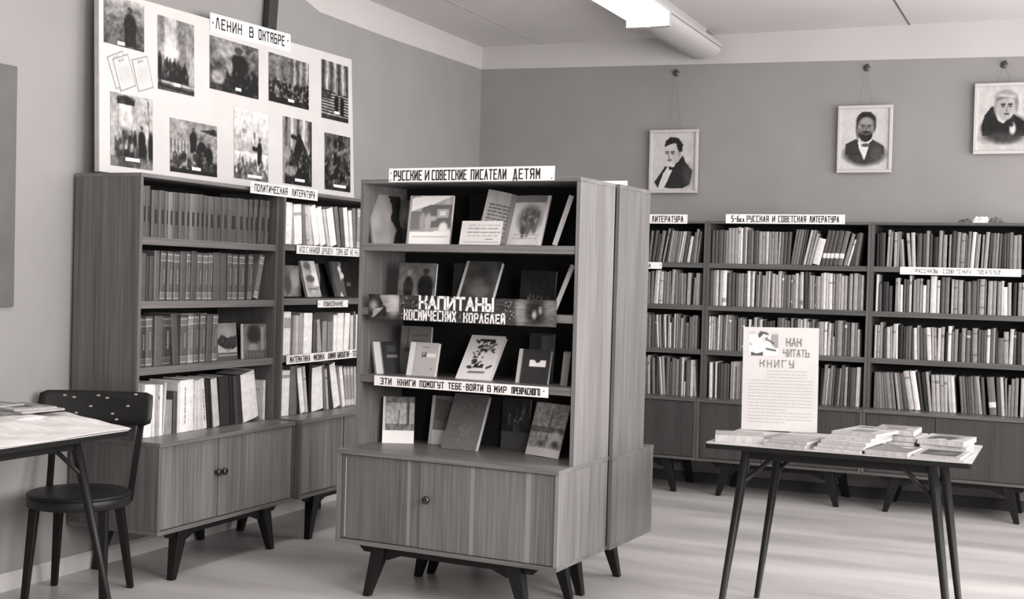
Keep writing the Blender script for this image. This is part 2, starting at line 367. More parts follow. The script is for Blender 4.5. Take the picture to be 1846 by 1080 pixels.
for i, (y0, y1) in enumerate(WIN):
    b = MB(); ym = (y0 + y1) / 2
    for a0, a1, z0, z1 in ((y0, y1, 1.0, 1.05), (y0, y1, 2.85, 2.9), (y0, y0 + .05, 1.05, 2.85), (y1 - .05, y1, 1.05, 2.85), (ym - .03, ym + .03, 1.05, 2.85), (y0 + .05, ym - .03, 2.45, 2.5)):
        b.box(RX + .03, RX + .08, a0, a1, z0, z1)
    struct(b.build('window_%d' % (i + 1), M['white']))
# whitewashed band under the ceiling on both walls (painted border, a little uneven like the original)
b = MB(); K = [(NY, CH, 3.19), (-2.62, 3.075, 3.19), (-2.31, 2.998, 3.19), (-1.46, 2.997, 3.19), (0, 3.02, 3.19)]
for (ya, za, _), (yb, zb_, _) in zip(K, K[1:]):
    b.hexa([(0, ya, za), (.004, ya, za), (.004, yb, zb_), (0, yb, zb_), (0, ya, CH), (.004, ya, CH), (.004, yb, CH), (0, yb, CH)])
struct(b.build('trim_1', M['white']))
b = MB(); b.hexa([(0.004, -.004, 3.02), (RX, -.004, 2.915), (RX, 0, 2.915), (0.004, 0, 3.02), (0.004, -.004, CH), (RX, -.004, CH), (RX, 0, CH), (0.004, 0, CH)])
struct(b.build('trim_2', M['white']))
b = MB(); b.box(0, .022, NY, 0, 0, .062); b.hexa([(0, NY, .062), (.022, NY, .062), (.022, 0, .062), (0, 0, .062), (0, NY, .078), (.01, NY, .078), (.01, 0, .078), (0, 0, .078)])
struct(b.build('baseboard_left', M['skirt']))
b = MB(); b.box(.022, RX, -.022, 0, 0, .07); struct(b.build('baseboard_back', M['skirt_shade']))

# ------------------------------------------------------------------ bookcases: one model, seven parts of a kind
W, D1, D2, ZB, ZT, HH = 1.0871, 0.5128, 0.3761, 0.2285, 0.6445, 1.85
S1, S2, S3 = 1.5629, 1.2735, 0.9706
ST, PT = 0.034, 0.0185
def knob(parent, x, z, dy):
    k = MB(); k.lathe([(0.006, 0), (0.006, 0.012), (0.015, 0.016), (0.0185, 0.024), (0.016, 0.032), (0.008, 0.036)], 14)
    o = k.build('knob', M['knob'], parent, True); o.rotation_euler = (math.radians(90), 0, 0); o.location = (x, -D1 + dy - 0.001, z); return o
def bookcase(label, loc, rz, tone, knobs=(0.422, 0.461), group='veneered bookcases on dark splayed legs', seam=0.4435, raise_=0.0):
    r = thing('bookcase', label, 'bookcase', loc, rz, group)
    def part(name, mat, *boxes, bevel=0.0015):
        m = MB()
        for bx in boxes: m.box(*bx)
        return m.build(name, mat, r, bevel=bevel)
    f = -D2
    for x0 in (0, W - PT):
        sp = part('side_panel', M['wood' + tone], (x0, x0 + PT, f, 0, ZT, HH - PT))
        part_e = MB(); part_e.box(x0 + .0006, x0 + PT - .0006, f - .0012, f, ZT, HH - PT); part_e.build('edge_or_glint_strip', M['wood' + tone], sp)
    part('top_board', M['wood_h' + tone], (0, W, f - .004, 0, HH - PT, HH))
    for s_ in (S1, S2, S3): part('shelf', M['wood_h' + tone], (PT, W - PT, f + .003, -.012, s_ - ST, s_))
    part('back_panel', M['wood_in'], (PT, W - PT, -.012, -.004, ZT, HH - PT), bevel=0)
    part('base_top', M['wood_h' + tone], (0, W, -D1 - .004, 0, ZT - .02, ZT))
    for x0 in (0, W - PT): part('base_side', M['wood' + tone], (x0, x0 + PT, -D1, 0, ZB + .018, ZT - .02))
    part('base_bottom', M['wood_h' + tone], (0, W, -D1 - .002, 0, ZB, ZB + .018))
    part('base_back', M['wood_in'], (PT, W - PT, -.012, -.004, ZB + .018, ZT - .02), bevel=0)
    if tone == 'F':
        for x0 in (.0445, 1.0742): part('edge_or_glint_strip', M['edge'], (x0, x0 + .0028, -D1 + .0045, -D1 + .0062, ZB + .03, ZT - .035), bevel=0)  # pale strips stand in for highlights on the door gap edges
    for x0, x1 in ((PT + .003, seam - .0015), (seam + .0015, W - PT - .003)):
        dy = .011 if x0 < .1 else .006
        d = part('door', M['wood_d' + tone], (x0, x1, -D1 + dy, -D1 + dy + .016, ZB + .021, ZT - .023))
        for kx in knobs:
            if x0 < kx < x1: knob(d, kx, 0.464, dy)
    # dark under-frame: rails with gussets, four tapered splayed legs
    zr = ZB; fr = -D1 + .05; bk = -.05
    m = MB()
    for y in (fr, bk):
        P = [(.10, zr), (W - .10, zr), (W - .14, zr - .026), (W - .22, zr - .03), (W - .30, zr - .052), (W - .36, zr - .036), (.36, zr - .036), (.30, zr - .052), (.22, zr - .03), (.14, zr - .026)]
        m.hexa([(.13, y - .011, zr - .034), (W - .13, y - .011, zr - .034), (W - .13, y + .011, zr - .034), (.13, y + .011, zr - .034),
                (.09, y - .011, zr), (W - .09, y - .011, zr), (W - .09, y + .011, zr), (.09, y + .011, zr)])
        for xa, xb in ((.235, .33), (W - .235, W - .33)):
            m.hexa([(min(xa, xa + (xb - xa) * .2), y - .01, zr - .06), (max(xa, xa + (xb - xa) * .2), y - .01, zr - .06), (max(xa, xa + (xb - xa) * .2), y + .01, zr - .06), (min(xa, xa + (xb - xa) * .2), y + .01, zr - .06),
                    (min(xa, xb), y - .01, zr - .03), (max(xa, xb), y - .01, zr - .03), (max(xa, xb), y + .01, zr - .03), (min(xa, xb), y + .01, zr - .03)])
    for x in (.22, W - .22): m.box(x - .011, x + .011, fr + .011, bk - .011, zr - .034, zr)
    m.build('under_frame', M['dark'], r)
    for sx in (0, 1):
        for y, dy in ((fr, -.012), (bk, .012)):
            xt, xb = (.215, .152) if sx == 0 else (W - .215, W - .152)
            m = MB(); a, c = .036, .016
            zf = -raise_
            m.hexa([(xb - c, y + dy - c, zf), (xb + c, y + dy - c, zf), (xb + c, y + dy + c, zf), (xb - c, y + dy + c, zf),
                    (xt - a, y - a * .8, zr), (xt + a, y - a * .8, zr), (xt + a, y + a * .8, zr), (xt - a, y + a * .8, zr)])
            m.build('leg', M['dark'], r, bevel=.003)
    return r
LX, LY = 0.02, -4.3499
FX, FY, FA = 1.2818, -3.5146, math.radians(-3.066)
UX = Vector((math.cos(FA), math.sin(FA), 0)); UB = Vector((-math.sin(FA), math.cos(FA), 0))
BX, BY = 1.9234, -0.02
units = {}
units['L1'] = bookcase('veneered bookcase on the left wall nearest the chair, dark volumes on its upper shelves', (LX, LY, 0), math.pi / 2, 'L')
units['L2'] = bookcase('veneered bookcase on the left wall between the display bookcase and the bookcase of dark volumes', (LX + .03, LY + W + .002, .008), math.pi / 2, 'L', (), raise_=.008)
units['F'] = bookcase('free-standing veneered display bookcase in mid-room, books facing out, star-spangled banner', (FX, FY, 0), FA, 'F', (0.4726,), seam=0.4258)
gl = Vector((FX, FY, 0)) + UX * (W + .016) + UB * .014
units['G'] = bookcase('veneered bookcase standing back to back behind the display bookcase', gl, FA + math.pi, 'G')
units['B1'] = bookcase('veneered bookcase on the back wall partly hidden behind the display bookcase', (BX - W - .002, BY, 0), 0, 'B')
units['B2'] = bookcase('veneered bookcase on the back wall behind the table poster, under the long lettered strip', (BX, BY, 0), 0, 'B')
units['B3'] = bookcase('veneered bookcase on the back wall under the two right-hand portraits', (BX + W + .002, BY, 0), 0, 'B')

# ------------------------------------------------------------------ books in the rows: mm from the bookcase's left: start, width, height, tone, lean, mark
BOOKS={
 'L11':'57,31,233,3,0 88,26,235,3,0 125,51,218,3,0 177,42,220,3,0 220,23,218,3,0 244,32,217,4,0 276,43,219,3,0 322,44,219,3,0 367,33,220,3,0 402,38,220,4,0 440,36,221,3,0 476,33,222,3,0 511,32,219,3,0 543,47,218,3,0 592,57,219,3,0 651,48,220,3,0 700,82,222,3,0 781,52,224,3,0 836,39,222,3,-4 875,35,225,3,4 910,34,227,3,15 958,56,226,3,18 1019,31,227,3,15',
 'L12':'58,40,216,3,0 99,19,204,2,0 120,14,204,3,0 134,17,205,2,0 153,38,231,3,0 194,39,229,3,6,b 244,42,229,3,4,b 292,43,226,3,2,b 341,41,233,3,0 384,32,231,3,2,b 420,45,236,3,3 466,40,229,3,2,b 511,42,227,3,2,b 555,34,230,3,2,b 596,57,235,3,-4 655,48,233,3,-4 710,39,233,3,-3,b 752,43,230,3,-1,b 807,50,230,3,-1,b 878,41,232,3,8,b 932,41,234,4,56,b',
 'L13':'68,37,229,2,-1,b 108,46,230,3,-3,b 165,61,232,3,0 225,59,231,2,0,b 301,46,242,3,-23 353,53,229,3,0,b 409,44,235,4,0,b 456,36,235,3,0,b 501,43,237,3,1,b 550,43,234,3,5 596,41,233,3,7,b',
 'L14':'51,19,250,7,0 69,18,242,4,0 107,61,243,9,6 170,23,241,8,0 195,15,240,6,0 212,14,203,7,0 227,20,237,9,0 249,14,246,7,13 272,55,162,5,0 335,29,198,3,0 367,20,240,8,0 389,115,248,9,-4,t 505,33,242,7,0 540,14,239,8,-14 557,24,246,7,-19 582,35,249,8,-33,t 621,46,240,1,-25 674,55,242,7,-34 736,90,247,2,-25 829,37,248,1,-25 868,33,247,2,-29 902,37,246,2,-31 946,146,249,9,-50 1097,25,212,6,-45 1124,22,207,8,0',
 'L21':'71,67,222,9,2 168,75,216,9,-19 249,33,220,4,-22 288,25,220,7,-47 315,35,220,7,-47 363,57,221,9,-60 425,58,215,9,-61 493,26,211,7,-61 528,69,215,9,-56 604,40,230,4,-51 653,36,229,3,-45 692,45,229,8,-40 742,36,216,8,-30 780,33,231,4,-24 816,32,234,5,0,b',
 'L23':'62,20,231,8,0 83,66,231,8,3,l 170,26,211,6,6 198,23,211,7,-2 223,23,210,6,-4 248,23,221,6,-13 276,87,222,9,0 373,43,180,3,0 419,46,183,6,-30 468,47,174,5,0 522,52,171,5,0 580,41,207,9,0 623,70,217,9,0 695,57,214,9,12 769,34,202,7,-4 806,18,224,4,-7 826,16,207,8,-1',
 'L24':'56,96,243,9,5 158,70,264,4,0 232,26,266,1,-49 264,46,252,9,-48 312,27,258,7,-42 342,28,266,1,0 375,122,241,9,-24 500,28,258,4,-33 529,21,233,7,-32 554,47,253,2,-52 608,70,258,9,-73 700,35,238,9,-51 739,30,233,6,-40,b 770,29,231,6,-33,b 802,29,229,6,-26,b 832,21,227,7,-15',
 'B11':'662,19,218,4,18 688,21,220,3,26 712,18,198,2,23 731,25,220,4,31 766,12,236,5,42 785,17,238,2,38 805,13,221,6,31 819,13,219,5,27 833,15,217,5,26 849,15,216,4,26 866,15,216,5,26 882,10,216,8,33 894,15,216,6,30 911,23,216,3,29 940,22,182,8,25 966,19,209,3,26 986,19,232,5,22 1008,11,215,5,25',
 'B12':'662,22,220,4,-2 686,21,226,4,4 709,18,230,6,12 727,16,232,8,9 748,29,222,7,4 777,21,223,4,4 800,19,221,5,4 820,14,229,4,-3 834,23,240,6,7 859,25,215,4,1 885,16,215,4,1 903,22,216,5,-2 926,13,213,5,1 947,24,219,6,4 992,17,187,5,6 1010,28,219,6,1 1040,15,219,3,0',
 'B13':'656,19,236,4,0 677,21,222,4,0 699,25,227,3,0 726,19,224,3,0 750,10,225,8,-14 763,16,222,5,-11 781,12,226,3,0 800,12,230,8,-10 822,10,224,6,0 835,12,175,8,-3 848,12,211,3,0 864,12,236,7,0 881,12,230,5,0 894,15,230,4,-3 910,15,210,6,2 927,12,228,4,0 941,27,179,4,0 971,24,219,4,0 996,13,230,5,0 1011,20,231,5,0 1032,14,218,2,0',
 'B14':'642,13,259,9,-5 659,19,252,4,0 684,19,267,6,-6 719,23,253,4,-10 743,21,266,2,0 769,16,185,4,-9 786,11,259,8,-23 799,17,266,6,-20 817,23,262,4,0 841,13,232,3,0 855,27,256,4,0 884,23,250,5,0 908,19,266,3,0 928,13,263,8,0 946,10,97,8,0 958,29,246,4,0 990,22,249,8,0 1019,19,248,7,-18',
 'B21':'26,19,224,3,0 47,21,225,3,0 69,34,227,3,0 104,18,226,3,0 123,14,224,5,0 138,24,241,6,0 163,19,241,6,0 183,22,242,6,0 206,16,247,7,0 223,16,242,9,0 241,15,247,4,0 256,13,247,7,0 272,22,226,3,0 295,17,224,4,0 314,32,225,3,0 348,24,219,6,0 373,17,219,6,0 391,11,219,5,0 402,12,219,8,0 415,23,218,5,-3 439,9,218,6,0 448,29,218,5,0 479,13,218,6,6 493,20,217,4,6 515,20,217,3,7 537,23,219,3,9 566,14,236,4,33 581,16,236,4,35 598,19,236,4,35 618,15,235,3,35 636,10,235,2,35 648,16,235,7,48 668,17,235,5,47 686,16,214,6,48 707,50,176,8,40,w 764,22,234,3,43,w 787,25,233,3,43,w 813,23,232,3,45,w 838,31,232,3,45,w 871,32,229,4,48,w 909,22,214,5,54 933,15,176,8,47 953,22,214,2,40 979,26,217,4,28',
 'B22':'20,21,239,3,0 42,18,241,5,0 60,21,243,7,0 88,18,243,6,0 106,31,242,9,0,d 145,23,225,3,0 169,25,229,3,0 199,14,224,3,0 214,23,223,5,0 238,14,224,6,0 253,22,224,4,0 279,22,241,9,-2 304,8,238,5,0 313,13,240,8,1 339,12,216,4,0 352,11,238,6,3 364,11,217,3,2 376,22,214,5,3 399,13,241,6,3 414,18,243,7,5 433,11,242,3,2 445,19,226,7,2 465,8,223,5,0 473,15,219,6,-3 489,22,244,7,-3 512,14,219,5,0 527,15,221,4,0 543,12,221,3,0 555,14,221,5,0 574,12,223,4,0 587,12,223,5,0 601,21,233,7,0 624,10,221,4,0 635,23,242,7,-3,d 662,25,245,2,-4 688,12,243,3,0 701,15,221,6,-4 717,13,221,6,-3 733,8,217,4,0 742,25,217,6,0 768,17,237,6,0 785,18,241,8,0 804,16,240,7,0 822,26,237,8,-3 849,13,233,5,0 865,20,236,5,0 885,15,237,6,0 901,18,224,7,0 920,22,225,6,0 943,10,222,2,0 954,21,238,6,0 981,28,242,6,0 1010,17,236,5,0 1029,17,231,7,0',
 'B23':'24,10,226,9,0 36,13,227,7,2 51,22,225,6,-5 74,10,219,4,0 85,11,237,8,2 97,19,238,5,0 117,11,238,3,0 129,7,232,4,0 137,11,241,7,3 151,10,236,5,2 162,21,236,5,-4 184,15,227,4,-3 200,15,222,3,-3 223,14,224,4,0 239,11,228,5,0 252,21,219,5,0 274,9,219,3,0 296,16,217,8,0 315,13,179,4,0 331,23,232,6,0 355,11,222,3,0 367,23,220,7,0 392,25,214,2,0 418,16,208,2,0 437,16,212,3,0 454,18,216,2,0 489,28,235,3,0 518,14,235,5,0 533,21,222,4,0 556,16,218,4,0 580,16,236,5,0 597,25,227,2,0 624,17,233,6,0 642,15,229,7,0 663,21,235,7,0 685,16,217,6,0 702,12,217,4,0 716,21,233,4,0 738,25,215,2,0 765,35,220,6,-2 801,19,220,8,0 822,21,212,7,6 845,11,213,4,7 857,13,125,6,-1 871,13,231,3,-4 885,35,232,5,-1 921,10,219,3,-3 932,18,223,4,0 951,20,220,3,-4 974,23,221,6,0 998,17,222,5,-1 1017,15,179,7,-2',
 'B24':'35,22,240,8,-3 77,13,246,8,-2 91,18,239,2,0 110,21,237,3,0 131,25,238,3,0 157,16,236,3,0 182,16,251,6,0 199,11,252,7,2 211,12,253,6,1 225,13,253,6,0 759,19,244,3,-4 780,15,239,1,9 796,22,264,5,15 820,11,241,7,13 831,9,242,4,13 841,17,259,5,11 859,14,250,3,11 875,20,244,2,11 896,14,245,5,13 912,24,266,3,7 941,19,254,6,3 962,14,255,2,5 979,33,253,3,2 1014,27,258,8,4',
 'B31':'30,14,216,1,0 46,39,220,2,0 95,16,238,6,7 112,14,224,5,7 140,19,224,6,0 160,12,226,5,0 179,13,228,4,-11 193,15,178,6,-13 232,20,218,6,-20 254,24,222,7,-12 282,30,217,3,0 314,22,216,2,0 337,20,235,5,0 358,18,213,2,0 378,33,196,0,0 413,22,236,5,2 439,25,210,5,1 476,13,212,5,1 490,26,235,2,4 519,23,228,5,5 544,29,222,5,5 574,8,212,4,5 584,19,232,4,8 605,23,229,8,12 631,26,216,5,10 669,13,213,5,7 685,23,230,6,11 711,16,223,2,10 731,21,224,4,6 753,15,224,5,6 771,16,221,3,5 788,15,214,1,3 806,10,224,3,-1 817,16,225,2,-1 834,21,230,4,-1 856,24,211,5,0 881,25,215,5,-4',
 'B32':'34,15,238,8,2 52,21,178,3,-2 76,38,192,1,0 114,23,166,2,0 156,15,217,5,0 172,15,219,7,-4 188,16,175,9,-2 210,10,212,4,0 222,18,209,3,0 242,16,236,7,0 268,17,210,5,0 285,22,217,5,0 309,13,218,6,0 326,21,175,8,0 348,18,212,5,0 373,38,236,8,0 412,19,210,7,0 437,23,231,3,0 461,27,231,4,0 500,14,218,6,0 515,24,215,5,0 542,29,214,6,-2 578,14,206,2,-3 595,24,206,4,-3 620,32,211,3,0 654,12,222,3,-2 667,32,223,6,1 700,9,213,4,0 717,29,213,6,1 747,20,214,5,1 774,22,211,5,-1 797,15,215,7,-2 813,22,177,9,-4 836,22,206,6,-4 864,23,206,1,0 894,20,207,5,0 915,19,208,6,0',
 'B33':'35,15,213,7,0 52,17,213,6,0 69,18,231,5,-1 89,23,195,2,-3 113,23,203,7,-3 137,13,210,6,-4 151,16,224,7,0 169,15,225,8,-4 187,27,219,1,0 215,13,210,2,0 231,13,211,3,0 246,18,215,4,0 265,18,199,2,0 284,22,203,8,-9 307,13,220,5,-9 323,17,204,3,-9 341,21,205,3,-10 366,29,209,8,-13 395,15,211,6,-9 411,14,208,6,-9 426,20,209,7,0 446,21,216,6,0 473,14,186,1,0 488,22,223,8,0 511,14,191,4,0 527,22,205,5,0 550,19,183,1,0 570,25,213,5,0 598,26,202,4,0 625,11,199,2,0 637,31,216,5,-4 669,16,208,3,0 687,13,205,3,0 700,20,206,3,0 721,20,213,8,0 742,13,217,3,0 756,14,221,5,0 771,12,202,2,0 785,35,161,4,0 821,30,201,6,-3 852,24,219,7,4 878,15,207,3,-1 894,27,204,1,-3 924,24,199,6,-3',
 'B34':'41,20,234,4,0 62,16,233,4,-11 78,20,232,5,-15 98,15,231,4,-19 114,18,232,4,-23 133,28,235,5,-27 161,23,235,4,-27 194,19,235,6,-30 214,16,235,4,-33 232,29,236,3,-39 264,35,251,7,-44 302,35,253,9,-43 340,16,249,2,-35 357,27,247,1,-31 387,19,252,6,-30 407,24,234,6,-15 432,24,235,7,-14 457,24,237,6,-13 481,21,237,7,-12 508,20,237,7,-20 528,23,236,8,-20 582,16,234,4,-20 599,19,235,4,-23 619,14,233,3,-21 633,14,234,3,-20 648,15,238,4,-20 663,22,239,4,-17 687,22,240,6,-28 710,20,235,3,-20 751,44,238,4,-25,w 798,21,240,3,-17 820,21,241,7,-17 843,12,236,5,-11 856,15,196,5,0 872,20,235,5,0 894,21,240,5,0 928,21,242,7,0',
}

SHELF = {1: S1, 2: S2, 3: S3, 4: ZT}
SHN = {1: 'top shelf', 2: 'second shelf', 3: 'third shelf', 4: 'bottom shelf'}
UN = {'L1': 'bookcase nearest the chair', 'L2': 'left-wall bookcase beside the display', 'B1': 'back-wall bookcase partly behind the display',
      'B2': 'back-wall bookcase behind the poster', 'B3': 'right-hand back-wall bookcase'}
ORD = ['', 'first', 'second', 'third', 'fourth', 'fifth', 'sixth', 'seventh', 'eighth', 'ninth', 'tenth', 'eleventh', 'twelfth', 'thirteenth', 'fourteenth',
       'fifteenth', 'sixteenth', 'seventeenth', 'eighteenth', 'nineteenth', 'twentieth', 'twenty-first', 'twenty-second', 'twenty-third', 'twenty-fourth', 'twenty-fifth', 'twenty-sixth', 'twenty-seventh']
def tone_name(t): return 'black' if t <= 2 else 'dark grey' if t == 3 else 'grey' if t <= 5 else 'pale' if t <= 7 else 'white'
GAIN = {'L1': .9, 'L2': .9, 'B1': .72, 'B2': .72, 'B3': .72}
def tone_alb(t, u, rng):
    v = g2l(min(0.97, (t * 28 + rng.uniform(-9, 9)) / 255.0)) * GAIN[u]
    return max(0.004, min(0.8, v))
def book_mesh(m, w, h, dep, alb, rng, mark, detail):
    """cover with rounded spine at y=0 and boards behind it, page block set in from the boards"""
    c = rgb(alb); pc = rgb(rng.uniform(.42, .6)); th = min(.0022, w * .16); rd = min(.005, w * .2)
    hi = rgb(min(.6, alb * 3 + .07)); lo = rgb(alb * .45)
    bands = []
    if mark == 'b': bands = [(.03, .05, hi), (.05, .155, rgb(alb * 1.7)), (.155, .165, hi), (.80, .815, hi), (.815, .93, rgb(alb * 1.5)), (.93, .95, hi)]
    elif mark == 'w': bands = [(.2, .34, rgb(.62))]
    elif mark == 'd': bands = [(.1, .22, lo)]
    elif mark == 'l': bands = [(.62, .86, lo)]
    else:
        k = rng.random() if not (detail and alb < .3) else 1
        if alb > .5: k = k * .5 + .5 if k > .12 else k
        if alb < .2 and k < .25 and k > .06: k = 1
        if k < .2: z = rng.uniform(.68, .86); bands = [(z, z + rng.uniform(.03, .09), lo if alb > .2 else hi)]
        elif k < .28: z = rng.uniform(.08, .2); bands = [(z, z + .04, lo if alb > .2 else hi), (z + .62, z + .66, lo if alb > .2 else hi)]
        if not detail and alb < .06: bands = []
    zs = sorted({0.0, 1.0} | {b[0] for b in bands} | {b[1] for b in bands})
    prof = [(0, rd), (w * .18, rd * .25), (w * .5, 0), (w * .82, rd * .25), (w, rd)]
    for z0, z1 in zip(zs, zs[1:]):
        cc = c
        for b0, b1, bc in bands:
            if b0 <= (z0 + z1) / 2 <= b1: cc = bc
        for (xa, ya), (xb, yb) in zip(prof, prof[1:]):
            m.col = cc; m.quad((xa, ya, z0 * h), (xb, yb, z0 * h), (xb, yb, z1 * h), (xa, ya, z1 * h))
    m.col = c
    m.quad((0, dep, 0), (0, rd, 0), (0, rd, h), (0, dep, h)); m.quad((w, rd, 0), (w, dep, 0), (w, dep, h), (w, rd, h))
    m.quad((0, rd, h), (th, rd, h), (th, dep, h), (0, dep, h)); m.quad((w - th, rd, h), (w, rd, h), (w, dep, h), (w - th, dep, h))
    m.poly([(x, y, h) for x, y in prof] + [(w, rd + .002, h), (0, rd + .002, h)])
    m.quad((th, rd, h), (th, dep, h), (th, dep, h - .004), (th, rd, h - .004)); m.quad((w - th, dep, h), (w - th, rd, h), (w - th, rd, h - .004), (w - th, dep, h - .004))
    m.quad((0, dep, 0), (0, dep, h), (th, dep, h), (th, dep, 0)); m.quad((w - th, dep, 0), (w - th, dep, h), (w, dep, h), (w, dep, 0))
    m.quad((0, rd, 0), (0, dep, 0), (w, dep, 0), (w, rd, 0))
    m.col = pc
    m.quad((th, rd + .002, h - .004), (w - th, rd + .002, h - .004), (w - th, dep - .003, h - .004), (th, dep - .003, h - .004))
    m.quad((th, dep - .003, 0), (th, dep - .003, h - .004), (w - th, dep - .003, h - .004), (w - th, dep - .003, 0))
    return bands
camp = camo.location
allb = []
for key, txt in BOOKS.items():
    u, k = key[:2], int(key[2]); row = []
    cnt = {}
    for e in txt.split():
        f = e.split(','); v, w, h, t, ln = [int(x) for x in f[:5]]; row.append([v, w, h, t, ln, f[5] if len(f) > 5 else ''])
    end = max(r_[0] + r_[1] for r_ in row)
    if end > 1060:
        q = (1060 - row[0][0]) / (end - row[0][0])
        for r_ in row: r_[0] = row[0][0] + (r_[0] - row[0][0]) * q; r_[1] *= q
    n_t = {}
    for r_ in row: n_t[tone_name(r_[3])] = n_t.get(tone_name(r_[3]), 0) + 1
    for r_ in row:
        tn = tone_name(r_[3]); cnt[tn] = cnt.get(tn, 0) + 1
        mw = units[u].matrix_basis; p = Matrix.LocRotScale(units[u].location, units[u].rotation_euler, None) @ Vector((r_[0] / 1000, -D2 + .035, SHELF[k] + r_[2] / 2000))
        d2 = (p - camp).length_squared
        scr = r_[1] * r_[2] / d2 * (.75 if u[0] == 'L' else 1)
        if u == 'B2' and k == 3 and 395 < r_[0] < 610: scr *= .25
        allb.append((scr, u, k, r_, tn, cnt[tn], n_t[tn]))
allb_sorted = sorted(range(len(allb)), key=lambda i: -allb[i][0])
N_SINGLE = 285
single = set(allb_sorted[:N_SINGLE])
rest = MB()
def book_xform(u, k, r_):
    v, w, h, t, ln, mk = r_; sb = .035 if u[0] == 'L' else .03
    ang = math.atan2(ln, h)
    X = v / 1000; Wd = w / 1000
    loc = Matrix.Translation((X + (Wd if ang > 0 else 0), -D2 + sb, SHELF[k] + .0005))
    off = Matrix.Translation((-(Wd if ang > 0 else 0), 0, 0))
    return Matrix.LocRotScale(units[u].location, units[u].rotation_euler, None) @ loc @ Matrix.Rotation(ang, 4, 'Y') @ off
for i, (scr, u, k, r_, tn, no, nt) in enumerate(allb):
    rng = random.Random(1000 + i)
    w, h = r_[1] / 1000 * .965, r_[2] / 1000
    maxh = {1: HH - PT - S1, 2: S1 - ST - S2, 3: S2 - ST - S3, 4: S3 - ST - ZT}[k] - .006
    h = min(h, maxh); dep = min(.2, max(.12, h * rng.uniform(.66, .76)))
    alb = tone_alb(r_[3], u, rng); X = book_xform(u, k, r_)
    m = rest if i not in single else MB(); n0 = len(m.v)
    bands = book_mesh(m, w, h, dep, alb, rng, r_[5], u[0] == 'L')
    if i in single:
        o = m.build('book', M['cloth']); o.matrix_world = X
        look = ('thick ' if r_[1] >= 46 else 'slim ' if r_[1] <= 16 else '') + ('leaning ' if abs(r_[4]) >= 25 else '')
        sfx = {'b': ' with pale spine bands', 'w': ' with white label', 'd': ' with dark mark', 'l': ' with dark label', 't': ' with lettered spine'}.get(r_[5], '')
        pos = 'only' if nt == 1 else ORD[no] if no < len(ORD) else ORD[nt - no + 1] + '-last'
        lab = '%s %s book%s from left, %s, %s' % (pos, tn, '', SHN[k], UN[u])
        if nt == 1: lab = 'only %s%s book%s on %s, %s' % (look, tn, sfx, SHN[k], UN[u])
        else:
            pre = '%s %s book from left, ' % (pos, tn)
            lab = pre + ((look.strip().replace(' ', ' and ') + sfx).strip() + ', ' if (look or sfx) else '') + '%s, %s' % (SHN[k], UN[u])
        ws = lab.split()
        if len(ws) > 16: lab = '%s %s book from left, %s, %s' % (pos, tn, SHN[k], UN[u])
        tag(o, lab, 'book', 'books on the %s of the %s' % (SHN[k], UN[u]))
        if r_[5] == 't':     # title lines running down the white spine
            q = MB()
            for j in range(1):
                xx = w * (.3 + .22 * j); zz = h * .16
                while zz < h * .8:
                    l = rng.uniform(.008, .03); q.quad((xx, -.0006, zz), (xx + .004, -.0006, zz), (xx + .004, -.0006, zz + l), (xx, -.0006, zz + l)); zz += l + .005
            q.build('spine_title', M['ink'], o)
        elif r_[5] == 'b':   # gilt title running down the spine
            q = MB(); zz = h * .34
            while zz < h * .66:
                q.quad((w * .42, -.0006, zz), (w * .6, -.0006, zz), (w * .6, -.0006, zz + .006), (w * .42, -.0006, zz + .006)); zz += .0105
            q.build('spine_title', M['stud'], o)
        elif r_[3] in (3, 4) and u == 'L1' and k == 1:   # worn stamped title, darker than the cloth
            q = MB(); q.quad((w * .35, -.0006, h * .3), (w * .72, -.0006, h * .3), (w * .72, -.0006, h * .6), (w * .35, -.0006, h * .6))
            q.build('spine_title', M['ink'], o)
    else:
        for j in range(n0, len(m.v)): m.v[j] = tuple(X @ Vector(m.v[j]))
for u, k, v0, v1 in [('B1', k, .03, .62) for k in (1, 2, 3, 4)] + [('B2', 4, .19, .575)] + [('B3', k, .955, 1.06) for k in (1, 2, 3, 4)]:
    rng = random.Random(77 + k + int(v0 * 100)); v = v0      # the hidden stretches of the same rows
    while v < v1 - .03:
        w = rng.uniform(.014, .03); t = rng.choice((3, 4, 4, 5, 5, 6, 7)); h = rng.uniform(.2, .235); n0 = len(rest.v)
        book_mesh(rest, w * .96, h, .16, tone_alb(t, u, rng), rng, '', False); X = book_xform(u, k, (v * 1000, w * 1000, h * 1000, t, 0, ''))
        for j in range(n0, len(rest.v)): rest.v[j] = tuple(X @ Vector(rest.v[j]))
        v += w + .0015
o = rest.build('shelved_books', M['cloth'])
tag(o, 'remaining slim books filling the gaps in the back-wall bookcase rows', 'books'); o['kind'] = 'stuff'

